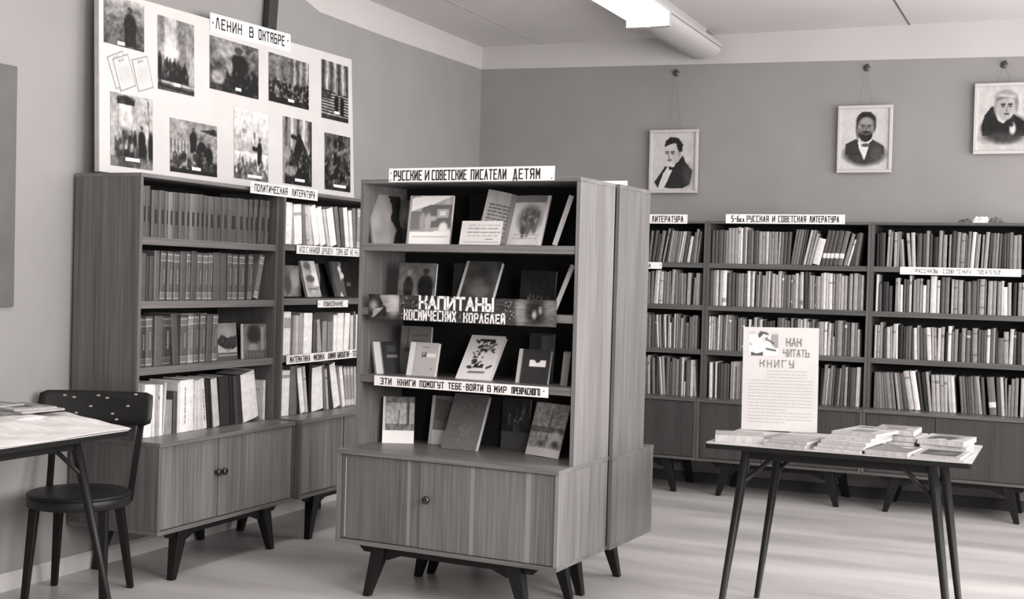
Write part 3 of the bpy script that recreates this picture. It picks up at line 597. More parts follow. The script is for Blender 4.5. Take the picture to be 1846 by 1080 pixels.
# ------------------------------------------------------------------ lettered strips
INK = M['ink']
def unit_pt(u, v, d, z):
    return Matrix.LocRotScale(units[u].location, units[u].rotation_euler, None) @ Vector((v, -d, z))
def ustrip(label, u, v0, v1, z0, z1, words, wt=.0055, d=D2 + .006, ink=None, tilt=0.0, pins=(), mat=None, **k):
    return strip(label, unit_pt(u, v0, d, z0), units[u].rotation_euler[2], v1 - v0, z1 - z0, words, ink or INK, wt=wt, tilt=tilt, pins=pins, mat=mat, **k)
ustrip('white strip with tall dark capitals across the corner where the two left-wall bookcases meet', 'L1', .78, 1.40, 1.815, 1.874,
       [('ПОЛИТИЧЕСКАЯ', .035, .325, .013, .046), ('ЛИТЕРАТУРА', .372, .59, .013, .046)], d=D2 + .036, wt=.0062, pins=((.01, .03), (.61, .03)))
ustrip('white strip with faded lettering along the top shelf of the left-wall bookcase beside the display', 'L2', .119, .768, 1.514, 1.56,
       [('КТО', .03, .075, .008, .037), ('С', .095, .11, .008, .037), ('НАУКОЙ', .125, .225, .008, .037), ('ДРУЖЕН', .25, .36, .008, .037), ('ТОМУ', .395, .465, .008, .037), ('БОГ', .485, .53, .008, .037), ('НЕ', .55, .58, .008, .037), ('НУ', .60, .635, .008, .037)], ink=M['inkgrey'], wt=.005)
ustrip('short white strip with one dark word on the second shelf of the left-wall bookcase', 'L2', .34, .658, 1.224, 1.264,
       [('ЯЗЫКОЗНАНИЕ', .06, .262, .009, .032)], wt=.0045, pins=((.01, .02), (.308, .02)))
ustrip('white strip listing four school subjects on the third shelf of the left-wall bookcase', 'L2', .048, .768, .925, .973,
       [('МАТЕМАТИКА', .035, .225, .01, .038), ('ФИЗИКА', .265, .37, .01, .038), ('ХИМИЯ', .41, .49, .01, .038), ('БИОЛОГИЯ', .51, .635, .01, .038), ('·', .65, .665, .01, .038), ('ТЕХ', .675, .715, .01, .038)], tilt=-.008)
ustrip('white strip with tall capitals along the top edge of the free-standing display bookcase', 'F', .15, .967, 1.836, 1.897,
       [('РУССКИЕ', .028, .17, .009, .049), ('И', .19, .207, .009, .049), ('СОВЕТСКИЕ', .225, .395, .009, .049), ('ПИСАТЕЛИ', .42, .588, .009, .049), ('ДЕТЯМ', .625, .748, .009, .049)], wt=.0062, pins=((.01, .009), (.012, .04), (.805, .009)))
ustrip('white strip with dark capitals along the lowest shelf edge of the display bookcase', 'F', .10, .966, .924, .969,
       [('ЭТИ', .035, .09, .009, .034), ('КНИГИ', .125, .215, .009, .034), ('ПОМОГУТ', .24, .36, .009, .034), ('ТЕБЕ·ВОЙТИ', .385, .555, .009, .034), ('В', .578, .592, .009, .034), ('МИР', .612, .668, .009, .034), ('ПРЕКРАСНОГО', .695, .826, .009, .034)], wt=.005, pins=((.845, .027),))
ustrip('bare white strip on top of the bookcase behind the display bookcase', 'G', .12, .9, 1.836, 1.897, [], d=D2 + .006)
ustrip('white strip with one dark word on the back-wall bookcase beside the display', 'B1', .25, .948, 1.829, 1.892, [('ЛИТЕРАТУРА', .447, .667, .012, .05)], wt=.0062, pins=((.685, .012),))
ustrip('rounded end of a white shelf strip just right of the display bookcase', 'B1', .35, .776, 1.515, 1.561, [('РА', .308, .345, .01, .035)], wt=.005, pins=((.415, .026),))
ustrip('long white strip with a class number above the back-wall bookcase behind the poster', 'B2', .127, .918, 1.834, 1.896,
       [('5-6кл', .04, .128, .012, .05), ('РУССКАЯ', .146, .29, .012, .05), ('И', .318, .333, .012, .05), ('СОВЕТСКАЯ', .358, .538, .012, .05), ('ЛИТЕРАТУРА', .565, .752, .012, .05)], wt=.006, pins=((.775, .01),))
ustrip('white strip with hardly legible pale lettering on the top shelf of the right-hand back-wall bookcase', 'B3', .186, .909, 1.516, 1.564,
       [('РАССКАЗЫ', .095, .23, .013, .035), ('СОВЕТСКИХ', .265, .43, .013, .035), ('ПИСАТЕЛЕЙ', .47, .60, .013, .035)], ink=M['inkpale'], wt=.005, pins=((.71, .02),))
# starry banner
bn = strip('dark starry banner with white hand-lettered capitals across the middle of the display bookcase', unit_pt('F', .064, D2 + .011, 1.222), units['F'].rotation_euler[2], .932, .112, [], INK,
           name='banner', mat=M['greyboard'], group=None, cat='banner')
cv = Cv(180, 26, .2); cv.noise(.05, 20, 4)
cv.poly([(0, 0), (.05, 0), (.1, .45), (.07, 1), (0, 1)], .16); cv.ell(.03, .55, .022, .2, .55, .6); cv.poly([(.02, .05), (.03, .4), (.09, .5), (.05, .2)], .6)
cv.poly([(.06, 1), (.10, .3), (.17, .35), (.17, 1)], .55); cv.ell(.14, .62, .03, .42, .68, .5); cv.ell(.09, .3, .012, .25, .14)
cv.poly([(.80, 0), (.79, 1), (1, 1), (1, 0)], .3); cv.ell(.82, .5, .025, .5, .5, .5); cv.ell(.9, .55, .045, .45, .1, .4); cv.ell(.89, .42, .011, .16, .6, .4); cv.ell(.92, .6, .009, .15, .5, .4); cv.ell(.97, .7, .03, .3, .42, .5)
cv.noise(.08, 40, 9)
flat_print('banner_print', cv, .932, .112, M['print_'], bn, z=-.0008)
m = MB(); rs = random.Random(5)
for i in range(110):
    x, z = rs.uniform(.17, .74), rs.uniform(.008, .104)
    if (.24 < x < .66 and z > .05) or (.18 < x < .70 and z < .055): 
        if rs.random() < .8: continue
    a = rs.uniform(.0009, .002); m.quad((x - a, -.0016, z - a), (x + a, -.0016, z - a), (x + a, -.0016, z + a), (x - a, -.0016, z + a))
m.build('painted_stars', M['chalk'], bn)
lettering('КАПИТАНЫ', .268, .632, .058, .108, .011, M['chalk'], bn, y=-.0018, gap=.42)
lettering('КОСМИЧЕСКИХ', .19, .45, .006, .046, .007, M['chalk'], bn, y=-.0018)
lettering('КОРАБЛЕЙ', .492, .69, .006, .042, .007, M['chalk'], bn, y=-.0018)

# ------------------------------------------------------------------ books and booklets shown face out
def face_book(label, u, v, d, z, w, h, cv, t=.016, lean=0.0, tilt=6.0, rz=0.0, spine=None, body=.55, cat='book', group=None, bend=0.0, dv=0.0):
    """local: x along the cover, front at y=0 facing -Y, body behind; lean sideways (m), tilt backwards (deg)"""
    m = MB(); pc = rgb(g2l(body)); cc = rgb(g2l(float(np.mean(cv.a))))
    m.col = cc; m.box(0, w, 0, min(.0018, t * .3), 0, h); m.box(0, w, t - min(.0018, t * .3), t, 0, h)
    m.col = pc if spine is None else rgb(g2l(spine)); m.box(0, .0016, .0018, t - .0018, 0, h)
    o = m.build('book' if cat == 'book' else cat.replace(' ', '_'), M['cloth'])
    q = MB(); q.box(.0016, w - .002, min(.0018, t * .3), t - min(.0018, t * .3), .0015, h - .002); q.build('page_block', M['pages'], o)
    flat_print('cover_picture', cv, w, h, M['print_'], o, z=-.0006, bend=bend)
    ang = math.atan2(lean, h)
    T = (Matrix.LocRotScale(units[u].location, units[u].rotation_euler, None) @ Matrix.Translation((v, -d, z + .0006)) @ Matrix.Rotation(math.radians(rz), 4, 'Z')
         @ Matrix.Rotation(-math.radians(tilt), 4, 'X') @ Matrix.Translation((w if ang > 0 else 0, 0, 0)) @ Matrix.Rotation(ang, 4, 'Y') @ Matrix.Translation((-(w if ang > 0 else 0), 0, 0)))
    o.matrix_world = T; tag(o, label, cat, group); return o
DG = 'books shown face out in the display bookcase'
# row 1
c = Cv(46, 46, .62); c.noise(.08, 9, 2); c.poly([(.06, .22), (1, .3), (1, 0), (.06, 0)], .92); c.poly([(.06, .95), (.06, .72), (.55, .82), (1, 1), (.4, 1)], .9)
c.rect(.06, .3, .3, .68, .45); c.rect(.3, .34, .98, .8, .38); c.poly([(.06, .85), (.06, .68), (.4, .78), (.9, .97), (.55, 1), (.4, .95)], .88); c.rect(.66, .55, .92, .72, .62); c.rect(.72, .6, .86, .68, .8)
c.ell(.33, .48, .07, .17, .6); c.ell(.46, .45, .07, .2, .66); c.ell(.42, .68, .05, .06, .4); c.ell(.57, .53, .09, .05, .65); c.ell(.82, .33, .1, .12, .88); c.rect(.06, 0, 1, .26, .93); c.line(.13, .15, .92, .16, .012, .72); c.rect(0, 0, .055, 1, .62)
face_book('white storybook with a snowy village scene on its cover, display top shelf', 'F', .198, .30, S1, .225, .222, c, t=.012, tilt=8, spine=.6)
c = Cv(20, 30, .3); c.noise(.1, 6, 3); c.poly([(0, .4), (.5, .35), (1, .45), (1, 0), (0, 0)], .12); c.ell(.6, .55, .25, .12, .45)
face_book('small dark book half hidden behind the snowy storybook', 'F', .094, .21, S1, .125, .205, c, tilt=6)
c = Cv(34, 40, .5); c.noise(.05, 5, 4); c.poly([(.62, 1), (1, 1), (1, 0), (.6, 0), (.75, .3), (.6, .5), (.7, .7)], .07); c.rect(0, 0, .04, 1, .4)
face_book('grey book with a black motif leaning on the left side of the display top shelf', 'F', .045, .345, S1, .175, .238, c, lean=0, rz=58, tilt=17, t=.014, spine=.5)
c = Cv(24, 36, .06); c.line(.5, .5, .7, .7, .05, .45); c.ell(.75, .85, .1, .05, .5); c.noise(.02, 8, 5)
face_book('black book standing in the dark middle of the display top shelf', 'F', .43, .15, S1, .13, .235, c, tilt=5)
ob = None
def text_lines(cv, x0, x1, ys, g, w=.012, seed=2):
    r = random.Random(seed)
    for y in ys:
        x = x0 + r.uniform(0, .04)
        while x < x1 - .03:
            l = r.uniform(.06, .16); cv.line(x, y, min(x + l, x1), y + .002, w, g); x += l + .045
    return cv
c = Cv(52, 60, .74); c.noise(.03, 5, 6); c.ell(.52, .52, .33, .27, .36, .3); c.crowd(.3, .75, .35, .7, 22, .3, 8, .05, .6); c.rect(0, .86, 1, 1, .45); text_lines(c, .1, .9, (.2, .13), .6); c.rect(.92, 0, 1, 1, .8)
ob = thing('open_book', 'open picture book with a winter group of children, right of the display top shelf', 'book', unit_pt('F', .695, .275, S1 + .003), units['F'].rotation_euler[2], DG)
ob.rotation_euler = (-math.radians(23), 0, units['F'].rotation_euler[2])
m = MB(); m.col = rgb(.5); m.box(0, .166, 0, .008, 0, .24); m.build('right_pages', M['cloth'], ob); flat_print('page_print', c, .166, .24, M['print_'], ob, z=-.0008, bend=.003)
c = Cv(40, 60, .52); c.noise(.05, 6, 7); c.rect(.8, 0, 1, 1, .4); text_lines(c, .12, .85, (.72, .65, .58, .51, .44, .37, .3, .2, .12), .25, .015)
lp = MB(); lp.col = rgb(.5); lp.box(-.13, 0, 0, .008, 0, .242); lpo = lp.build('left_pages', M['cloth'], ob); lpo.rotation_euler = (0, 0, math.radians(28))
fp = flat_print('page_print', c, .13, .242, M['print_'], lpo, z=-.0008, bend=.004); fp.location = (-.13, 0, 0)
c = Cv(56, 32, .74); c.noise(.02, 5, 8); text_lines(c, .16, .95, (.82, .67, .52, .37), .3, .013); text_lines(c, .6, .82, (.22,), .3, .013); c.line(.1, .1, .95, .1, .006, .5)
face_book('white text card propped before the open picture book', 'F', .512, .372, S1, .2, .107, c, t=.003, lean=0, tilt=15, cat='text card')
c = Cv(4, 6, .62)
face_book('pale book seen edge-on leaning against the right side of the display top shelf', 'F', .94, .33, S1, .021, .222, c, t=.13, lean=.07, tilt=0, rz=26, body=.6)
# row 2
c = Cv(40, 40, .42); c.noise(.1, 8, 9); c.rect(0, 0, 1, 1, .36, .4); c.man(.28, .05, .8, .14, .5, 1.3); c.man(.74, .02, .88, .05, .2, 1.8); c.rect(.45, .1, .6, .3, .6); c.noise(.06, 14, 3)
face_book('dark picture book with two standing figures, left on the display second shelf', 'F', .123, .25, S2, .196, .207, c, tilt=7)
c = Cv(16, 24, .16); c.noise(.05, 6, 10)
face_book('narrow black book behind the tilted volume, display second shelf', 'F', .368, .17, S2, .11, .21, c, tilt=4)
c = Cv(34, 40, .26); c.noise(.09, 7, 11); c.rect(0, 0, .07, 1, .7); c.ell(.6, .4, .25, .12, .36)
face_book('tilted dark volume with a pale spine edge in the middle of the display second shelf', 'F', .443, .29, S2, .18, .252, c, t=.026, lean=0, tilt=29, spine=.7, body=.62)
c = Cv(34, 36, .08); c.crowd(.2, .9, .25, .42, 16, .3, 12, .03, .5); c.noise(.05, 12, 12)
face_book('almost black book with a pale speckled pattern, right on the display second shelf', 'F', .725, .2, S2, .17, .185, c, tilt=6)
face_book('pale thin book leaning against the right side of the display second shelf', 'F', .94, .32, S2, .018, .222, Cv(4, 6, .72), t=.13, lean=.083, tilt=0, rz=26, body=.7)
# row 3
c = Cv(30, 34, .09); c.rect(0, 0, .3, 1, .7); c.line(.3, 0, .3, 1, .02, .3); c.rect(.5, .5, .95, .6, .4); c.rect(.55, .68, .9, .9, .2)
face_book('small black book with a pale spine at the left end of the display third shelf', 'F', .078, .33, S3, .12, .152, c, lean=0, rz=56, tilt=20, t=.022, spine=.7)
c = Cv(34, 44, .44); c.noise(.03, 6, 13); c.line(.22, .45, .25, .95, .02, .28); c.line(.16, .5, .32, .5, .03, .28); c.line(.4, .8, .9, .82, .015, .34); c.line(.4, .7, .8, .7, .015, .36)
face_book('tall grey book with a drawn tower at the back left of the display third shelf', 'F', .102, .18, S3, .161, .218, c, tilt=5)
c = Cv(44, 44, .68); c.noise(.02, 6, 14); c.rect(0, 0, .2, 1, .84); c.line(.2, 0, .2, 1, .008, .5); c.rect(.46, .56, .62, .72, .25); c.ell(.52, .66, .05, .05, .6); c.rect(.62, .58, .95, .68, .85); c.line(.45, .86, .68, .87, .012, .45); c.ell(.85, .22, .02, .025, .4)
face_book('pale grey book with a square emblem in front of the tower book', 'F', .21, .29, S3, .148, .154, c, t=.02, lean=0, tilt=14, spine=.85)
c = Cv(48, 56, .84); r = random.Random(4)
for i in range(34):
    x, y = r.uniform(.28, .8), r.uniform(.22, .9); c.line(x, y, x + r.uniform(-.12, .12), y + r.uniform(-.05, .05), r.uniform(.012, .03), .14)
c.rect(.3, .86, .75, .91, .2); c.rect(.4, .26, .5, .36, .15); c.rect(.56, .26, .66, .36, .2); c.ell(.55, .72, .2, .06, .2, .3, .7); c.ell(.55, .72, .12, .025, .7); c.line(.3, .16, .75, .17, .02, .35)
face_book('white book with a crowded black ornament tilted in the middle of the display third shelf', 'F', .465, .29, S3, .172, .24, c, t=.022, lean=0, tilt=38, spine=.75)
c = Cv(24, 34, .2); c.rect(.5, .5, 1, .95, .34); c.noise(.04, 6, 15)
face_book('dark book with a lighter panel at the back right of the display third shelf', 'F', .757, .16, S3, .118, .212, c, tilt=5)
c = Cv(40, 38, .17); c.rect(0, 0, .14, 1, .68); c.line(.14, 0, .14, 1, .012, .1); c.rect(.36, .5, .88, .68, .9); c.poly([(.52, .68), (.6, .6), (.7, .64), (.72, .68)], .15); c.line(.4, .85, .75, .85, .01, .3)
face_book('dark book with a white title block, right on the display third shelf', 'F', .763, .29, S3, .152, .15, c, t=.024, lean=0, tilt=14, spine=.7)
face_book('grey book seen edge-on at the right end of the display third shelf', 'F', .986, .31, S3, .03, .142, Cv(4, 6, .45), t=.11, lean=.012, tilt=0, rz=22, body=.5)
# row 4
c = Cv(44, 50, .9); c.rect(0, .27, 1, 1, .42); c.rect(.1, .42, .98, .86, .66); c.noise(.12, 16, 16); c.line(.8, .42, .8, .86, .04, .25); c.line(.5, .42, .52, .7, .02, .4); c.rect(0, 0, 1, .27, .93); c.rect(0, .27, .08, 1, .8)
face_book('white-footed booklet with a forest print at the left of the display bottom shelf', 'F', .056, .235, ZT, .146, .215, c, t=.006, rz=28, tilt=5, cat='booklet')
c = Cv(40, 50, .42); c.noise(.03, 5, 17)
for i in range(9): c.line(.14, .5 + .05 * i + .02, .62, .5 + .05 * i - .04, .012, .22)
c.rect(0, 0, 1, .3, .8); c.rect(0, 0, .1, 1, .68); c.rect(.5, .32, .56, .46, .12); c.rect(.62, .33, .68, .48, .15); c.line(.75, .13, .9, .2, .02, .5)
face_book('grey booklet with slanting text lines half hidden behind the big grey volume', 'F', .237, .125, ZT, .17, .226, c, t=.006, lean=0, rz=8, tilt=12, cat='booklet')
c = Cv(46, 54, .4); c.noise(.03, 30, 18)
for x, z in ((.42, .8), (.62, .84), (.42, .72), (.58, .7)): c.line(x, z, x + .1, z - .06, .012, .32)
for i, x in enumerate((.28, .42, .5, .6, .7, .8)): c.line(x, .34, x + .03, .46, .012, .3 if i == 0 else .5)
for x in (.46, .56, .64): c.line(x, .24, x + .03, .36, .012, .5)
face_book('big grey cloth volume with faint title on the display bottom shelf', 'F', .358, .215, ZT, .178, .27, c, t=.028, lean=0, tilt=27, body=.7, spine=.4)
c = Cv(30, 46, .14); c.rect(0, 0, 1, .34, .3); c.crowd(.2, .95, .5, .85, 14, .2, 6, .05, .5); c.noise(.04, 8, 19); c.rect(0, 0, 1, .3, .3)
face_book('dark book with grey foot and light speckles, back of the display bottom shelf', 'F', .579, .055, ZT, .14, .232, c, tilt=4)
c = Cv(46, 56, .66); c.noise(.06, 14, 20); c.rect(0, .45, 1, .56, .45); c.noise(.08, 20, 21); c.rect(0, 0, 1, .16, .84); c.line(.55, .3, .58, .9, .014, .3)
for i in range(9): c.line(.57, .5 + .04 * i, .57 + (.3 if i % 2 else -.25), .6 + .04 * i, .006, .5)
c.ell(.8, .35, .17, .13, .8); c.ell(.42, .24, .12, .05, .36, .5); c.ell(.82, .24, .1, .06, .3, .5); c.noise(.09, 26, 61); c.rect(0, 0, 1, .13, .86)
face_book('winter-landscape magazine curling at the right of the display bottom shelf', 'F', .752, .15, ZT, .2, .238, c, t=.004, lean=0, rz=-18, tilt=17, bend=.006, cat='magazine')
# second shelf of the far left-wall bookcase, third shelf of the near one
z2 = S2 + .008
c = Cv(24, 34, .42); c.noise(.12, 7, 22); c.ell(.7, .6, .25, .3, .55); c.ell(.3, .4, .2, .3, .25)
face_book('grey mottled picture book, left end of second shelf, left-wall bookcase beside the display', 'L2', .135, .285, z2, .19, .17, c, tilt=5)
c = Cv(30, 40, .62); c.noise(.1, 7, 23); c.rect(.65, .3, 1, 1, .85); c.ell(.45, .5, .3, .1, .3); c.ell(.4, .85, .25, .1, .4); c.rect(.2, .18, .8, .24, .4); c.rect(0, 0, .1, 1, .7)
face_book('pale picture book leaning to the left between dark gaps, left-wall bookcase beside the display', 'L2', .311, .335, z2, .14, .205, c, lean=0, tilt=16)
c = Cv(24, 34, .04); c.poly([(0, 1), (.0, .2), (.35, .6), (.45, 1)], .5); c.noise(.05, 6, 24)
face_book('black book with a light corner leaning left, left-wall bookcase beside the display', 'L2', .6, .24, z2, .13, .2, c, lean=0, tilt=20)
c = Cv(40, 40, .3); c.rect(.55, 0, 1, 1, .06); c.ell(.42, .78, .09, .1, .85); c.ell(.52, .6, .09, .09, .85); c.ell(.42, .62, .05, .16, .8); c.ell(.5, .92, .05, .05, .6); c.poly([(.2, 0), (.28, .14), (.36, 0)], .8); c.rect(.68, .3, .9, .4, .3)
face_book('grey and black book with a white dancing shape, left-wall bookcase beside the display', 'L2', .674, .3, z2, .19, .208, c, lean=0, tilt=15)
c = Cv(36, 40, .5); c.noise(.05, 6, 25); c.poly([(0, .55), (.2, .7), (.5, .6), (1, .65), (1, .3), (0, .3)], .17); c.crowd(.1, .95, .4, .62, 10, .12, 7, .05, .3); c.rect(0, 0, 1, .18, .3); c.poly([(0, .18), (0, .42), (.35, .3), (.5, .2), (1, .35), (1, .18)], .62); c.line(0, .12, 1, .12, .015, .6)
face_book('landscape-picture book facing out beside gilt volumes, third shelf, bookcase nearest the chair', 'L1', .70, .3, S3, .16, .185, c, tilt=5)
c = Cv(36, 40, .34); c.noise(.08, 7, 26); c.ell(.45, .7, .3, .26, .08); c.ell(.4, .3, .2, .14, .5); c.rect(.75, 0, .86, .9, .5); c.rect(.1, 0, .95, .25, .22)
for i in range(8): c.line(.14 + .1 * i, .03, .16 + .1 * i, .22, .02, .42)
face_book('dark portrait-cover book with white page edge, third shelf, bookcase nearest the chair', 'L1', .874, .33, S3, .15, .18, c, t=.026, lean=0, rz=-14, tilt=3, body=.93)
c = Cv(12, 6, .5)
fb = face_book('grey booklet lying on the gilt volumes, third shelf, bookcase nearest the chair', 'L1', .40, .30, S3 + .238, .2, .12, c, t=.006, tilt=90, cat='booklet')

# ------------------------------------------------------------------ exhibition board leaning on the left-wall bookcases
EB = thing('exhibition_board', 'long white exhibition board of ten mounted pictures leaning above the left-wall bookcases', 'board', (0.125, -4.31, 1.8595), 0)
EB.rotation_euler = (-math.radians(1.8), 0, math.pi / 2)
m = MB(); m.hexa([(0, 0, 0), (2.262, 0, 0), (2.262, .028, 0), (0, .028, 0), (0, 0, .845), (2.235, 0, .888), (2.235, .028, .888), (0, .028, .845)])
m.build('panel', M['card'], EB, bevel=.003)
m = MB(); m.box(-.003, 0, .001, .027, 0, .845); m.build('edge_binding', M['boardside'], EB)
def ebpic(y0, y1, z0, z1, cv, shear=0.0):
    w, h = y1 - y0, z1 - z0; paint(cv, .55, int(w * 1000)); cv.a *= .93
    b_ = MB(); b_.box(0, w, -.002, -.0002, 0, h); o = b_.build('picture', M['card'], EB); o.location = (y0 + 4.31, -.0006, z0 - 1.8595)
    flat_print('picture_print', cv, w, h, M['print_'], o, z=-.0027)
    return o
def cap(o, x, z, w, h=.016):
    q = MB(); q.box(x, x + w, -.0036, -.0029, z, z + h); q.build('caption', M['paper'], o)
c = Cv(64, 52, .55); c.grad(.55, 1, .4, .58); c.grad(0, .55, .3, .42); c.noise(.1, 9, 31); c.poly([(0, .5), (.4, .42), (1, .5), (1, .15), (0, .2)], .32, .7); c.man(.64, .05, .82, .12, .3, 1.5); c.poly([(.5, .05), (.8, .02), (.72, .6), (.58, .6)], .13); c.noise(.05, 22, 5)
cap(ebpic(-4.283, -4.005, 2.458, 2.685, c), .09, .006, .05)
c = Cv(58, 84, .5); c.noise(.06, 8, 32); c.rect(.18, .4, .5, 1, .62); c.rect(.55, .3, .78, 1, .42); c.ell(.35, .55, .2, .1, .75, .5); c.crowd(.15, .8, .15, .42, 34, .1, 12, .06, .3); c.rect(0, 0, 1, .14, .3); c.line(0, .12, 1, .1, .015, .6); c.line(0, .06, 1, .03, .015, .15); c.ell(.05, .3, .06, .2, .08); c.ell(.93, .3, .08, .2, .55); c.noise(.05, 24, 6)
cap(ebpic(-3.905, -3.625, 2.299, 2.66, c), .12, .03, .05)
c = Cv(74, 62, .34); c.noise(.16, 8, 33); c.ell(.35, .8, .3, .2, .55, .5); c.man(.58, .1, .82, .05, .25, 1.8); c.crowd(.3, .95, .1, .45, 22, .08, 14, .06, .3); c.ell(.15, .25, .12, .12, .55); c.ell(.4, .5, .06, .16, .5); c.rect(0, 0, 1, .12, .12, .6); c.noise(.06, 24, 7)
cap(ebpic(-3.497, -3.066, 2.361, 2.637, c), .22, .02, .05)
c = Cv(70, 66, .4); c.noise(.08, 9, 34)
for i in range(6): c.line(.55 + .08 * i, .4, .56 + .08 * i, 1, .02, .6 if i % 2 else .3)
c.crowd(0, 1, .05, .5, 60, .1, 15, .05, .45); c.rect(0, 0, 1, .12, .12); c.noise(.06, 24, 8)
cap(ebpic(-2.97, -2.565, 2.37, 2.64, c), .19, .02, .06)
c = Cv(50, 84, .42)
for i in range(7): c.line(.05 + .15 * i, .5, .08 + .14 * i, 1, .04, .62 if i % 2 else .25)
for i in range(8): c.line(0, .1 + .05 * i, 1, .08 + .05 * i, .012, .58); c.line(0, .125 + .05 * i, 1, .105 + .05 * i, .012, .12)
c.rect(0, .34, .35, .5, .2, .8); c.man(.55, .1, .42, .07, .5, 1.5); c.man(.76, .1, .4, .08, .45, 1.5); c.rect(0, 0, 1, .08, .2); c.noise(.06, 20, 9)
cap(ebpic(-2.427, -2.123, 2.345, 2.692, c), .14, .04, .06)
c = Cv(66, 82, .58); c.noise(.04, 7, 35); c.rect(.2, .55, .5, .9, .7); c.rect(.14, .86, .56, .93, .2); c.ell(.35, .93, .2, .05, .16); c.line(.92, .4, .88, .95, .012, .35); c.line(.9, .6, .8, .8, .01, .4); c.crowd(.1, .8, .2, .5, 20, .2, 17, .07, .6); c.man(.73, .15, .46, .08, .3, 1.5); c.ell(.95, .3, .07, .22, .07); c.rect(0, 0, 1, .14, .36, .6); c.noise(.06, 20, 10)
cap(ebpic(-4.24, -3.944, 1.896, 2.238, c), .1, .03, .1)
c = Cv(72, 70, .52); c.noise(.06, 7, 36); c.rect(.65, .35, 1, .85, .5); c.poly([(.6, .85), (.95, .93), (1, .85), (1, .78)], .2); c.rect(0, .35, .38, .62, .4)
for i in range(5): c.line(.06 + .07 * i, .38, .06 + .07 * i, .6, .015, .62)
c.man(.48, .4, .5, .1, .4, 1.2); c.man(.66, .1, .66, .12, .35, 1.3); c.man(.82, .1, .55, .1, .3, 1.2); c.crowd(0, 1, .05, .4, 26, .2, 19, .06, .5); c.rect(0, 0, 1, .08, .14); c.noise(.05, 22, 11)
cap(ebpic(-3.815, -3.437, 1.905, 2.17, c), .17, .02, .07)
c = Cv(54, 86, .72); c.grad(.4, 1, .6, .76); c.rect(.3, .6, .5, .85, .66); c.rect(.55, .6, .62, .7, .45); c.rect(.24, .66, .36, .72, .5); c.man(.74, .22, .42, .13, .3, 1.3); c.line(.55, .46, .74, .45, .03, .12); c.crowd(0, 1, .03, .3, 44, .34, 21, .06, .65); c.noise(.07, 22, 12)
cap(ebpic(-3.29, -2.976, 1.916, 2.29, c), .12, .012, .13)
c = Cv(50, 84, .5)
for i in range(5): c.line(.1 + .2 * i, .6, .12 + .2 * i, 1, .045, .66 if i % 2 else .3)
c.poly([(.2, .2), (.55, .82), (.85, .5), (1, .2)], .16); c.man(.55, .45, .4, .08, .3, 1.6); c.line(.3, .72, .55, .7, .03, .1); c.crowd(.1, 1, .05, .5, 34, .12, 22, .07, .4); c.ell(.25, .2, .2, .08, .5); c.rect(.5, .02, .9, .2, .06); c.rect(.94, 0, 1, 1, .1); c.noise(.05, 22, 13)
cap(ebpic(-2.832, -2.535, 1.924, 2.303, c), .12, .02, .1)
c = Cv(50, 72, .26); c.noise(.14, 8, 37); c.line(.3, .6, 1, .8, .03, .45); c.line(.45, .3, .5, .85, .02, .4); c.man(.42, .35, .4, .1, .4, 1.4); c.crowd(0, 1, .05, .45, 40, .14, 23, .06, .5); c.noise(.06, 22, 14)
cap(ebpic(-2.395, -2.1, 1.923, 2.261, c), .1, .02, .14)
for (y, z, a, s_) in ((-4.2, 2.252, 24, 4), (-4.17, 2.245, 22, 5), (-4.045, 2.262, 18, 6)):
    c = Cv(34, 44, .74); c.noise(.02, 5, s_); c.rect(0, 0, .05, 1, .5); c.rect(.95, 0, 1, 1, .5); c.rect(0, 0, 1, .04, .5); c.rect(0, .96, 1, 1, .5); text_lines(c, .3, .7, (.9, .86), .4, .012, s_); text_lines(c, .14, .86, [.78 - .045 * i for i in range(14)], .62, .008, s_)
    b_ = MB(); b_.box(0, .115, -.0012, -.0002, 0, .155); o = b_.build('leaflet', M['paper'], EB)
    o.location = (y + 4.31, -.0006 - (.0016 if s_ == 5 else 0), z - 1.8595); o.rotation_euler = (0, -math.radians(a), 0)
    flat_print('leaflet_print', c, .115, .155, M['print_'], o, z=-.0018)
strip('white strip with hand-drawn capitals on the top edge of the exhibition board', (0.103, -3.493, 2.652), math.pi / 2, .738, .1,
      [('·', .015, .03, .04, .06), ('ЛЕНИН', .05, .27, .028, .078), ('В', .345, .375, .028, .078), ('ОКТЯБРЕ', .43, .675, .028, .078), ('·', .7, .72, .05, .07)], M['ink'], wt=.009, tilt=-.03)
bt = MB(); bt.hexa([(.02, -2.93, 2.5), (.05, -2.93, 2.5), (.05, -2.845, 2.5), (.02, -2.845, 2.5), (.02, -2.875, CH - .002), (.05, -2.875, CH - .002), (.05, -2.79, CH - .002), (.02, -2.79, CH - .002)])
tag(bt.build('batten', M['batten']), 'dark upright batten behind the exhibition board reaching the ceiling', 'batten')
gb = thing('wall_board', 'plain dark grey board on the left wall cut by the picture edge', 'board', (0.001, -5.6, 1.239))
m = MB(); m.hexa([(0, 0, 0), (.018, 0, 0), (.018, .895, 0), (0, .895, 0), (0, 0, 1.03), (.018, 0, 1.03), (.018, .888, 1.04), (0, .888, 1.04)]); m.build('panel', M['greyboard'], gb, bevel=.002)

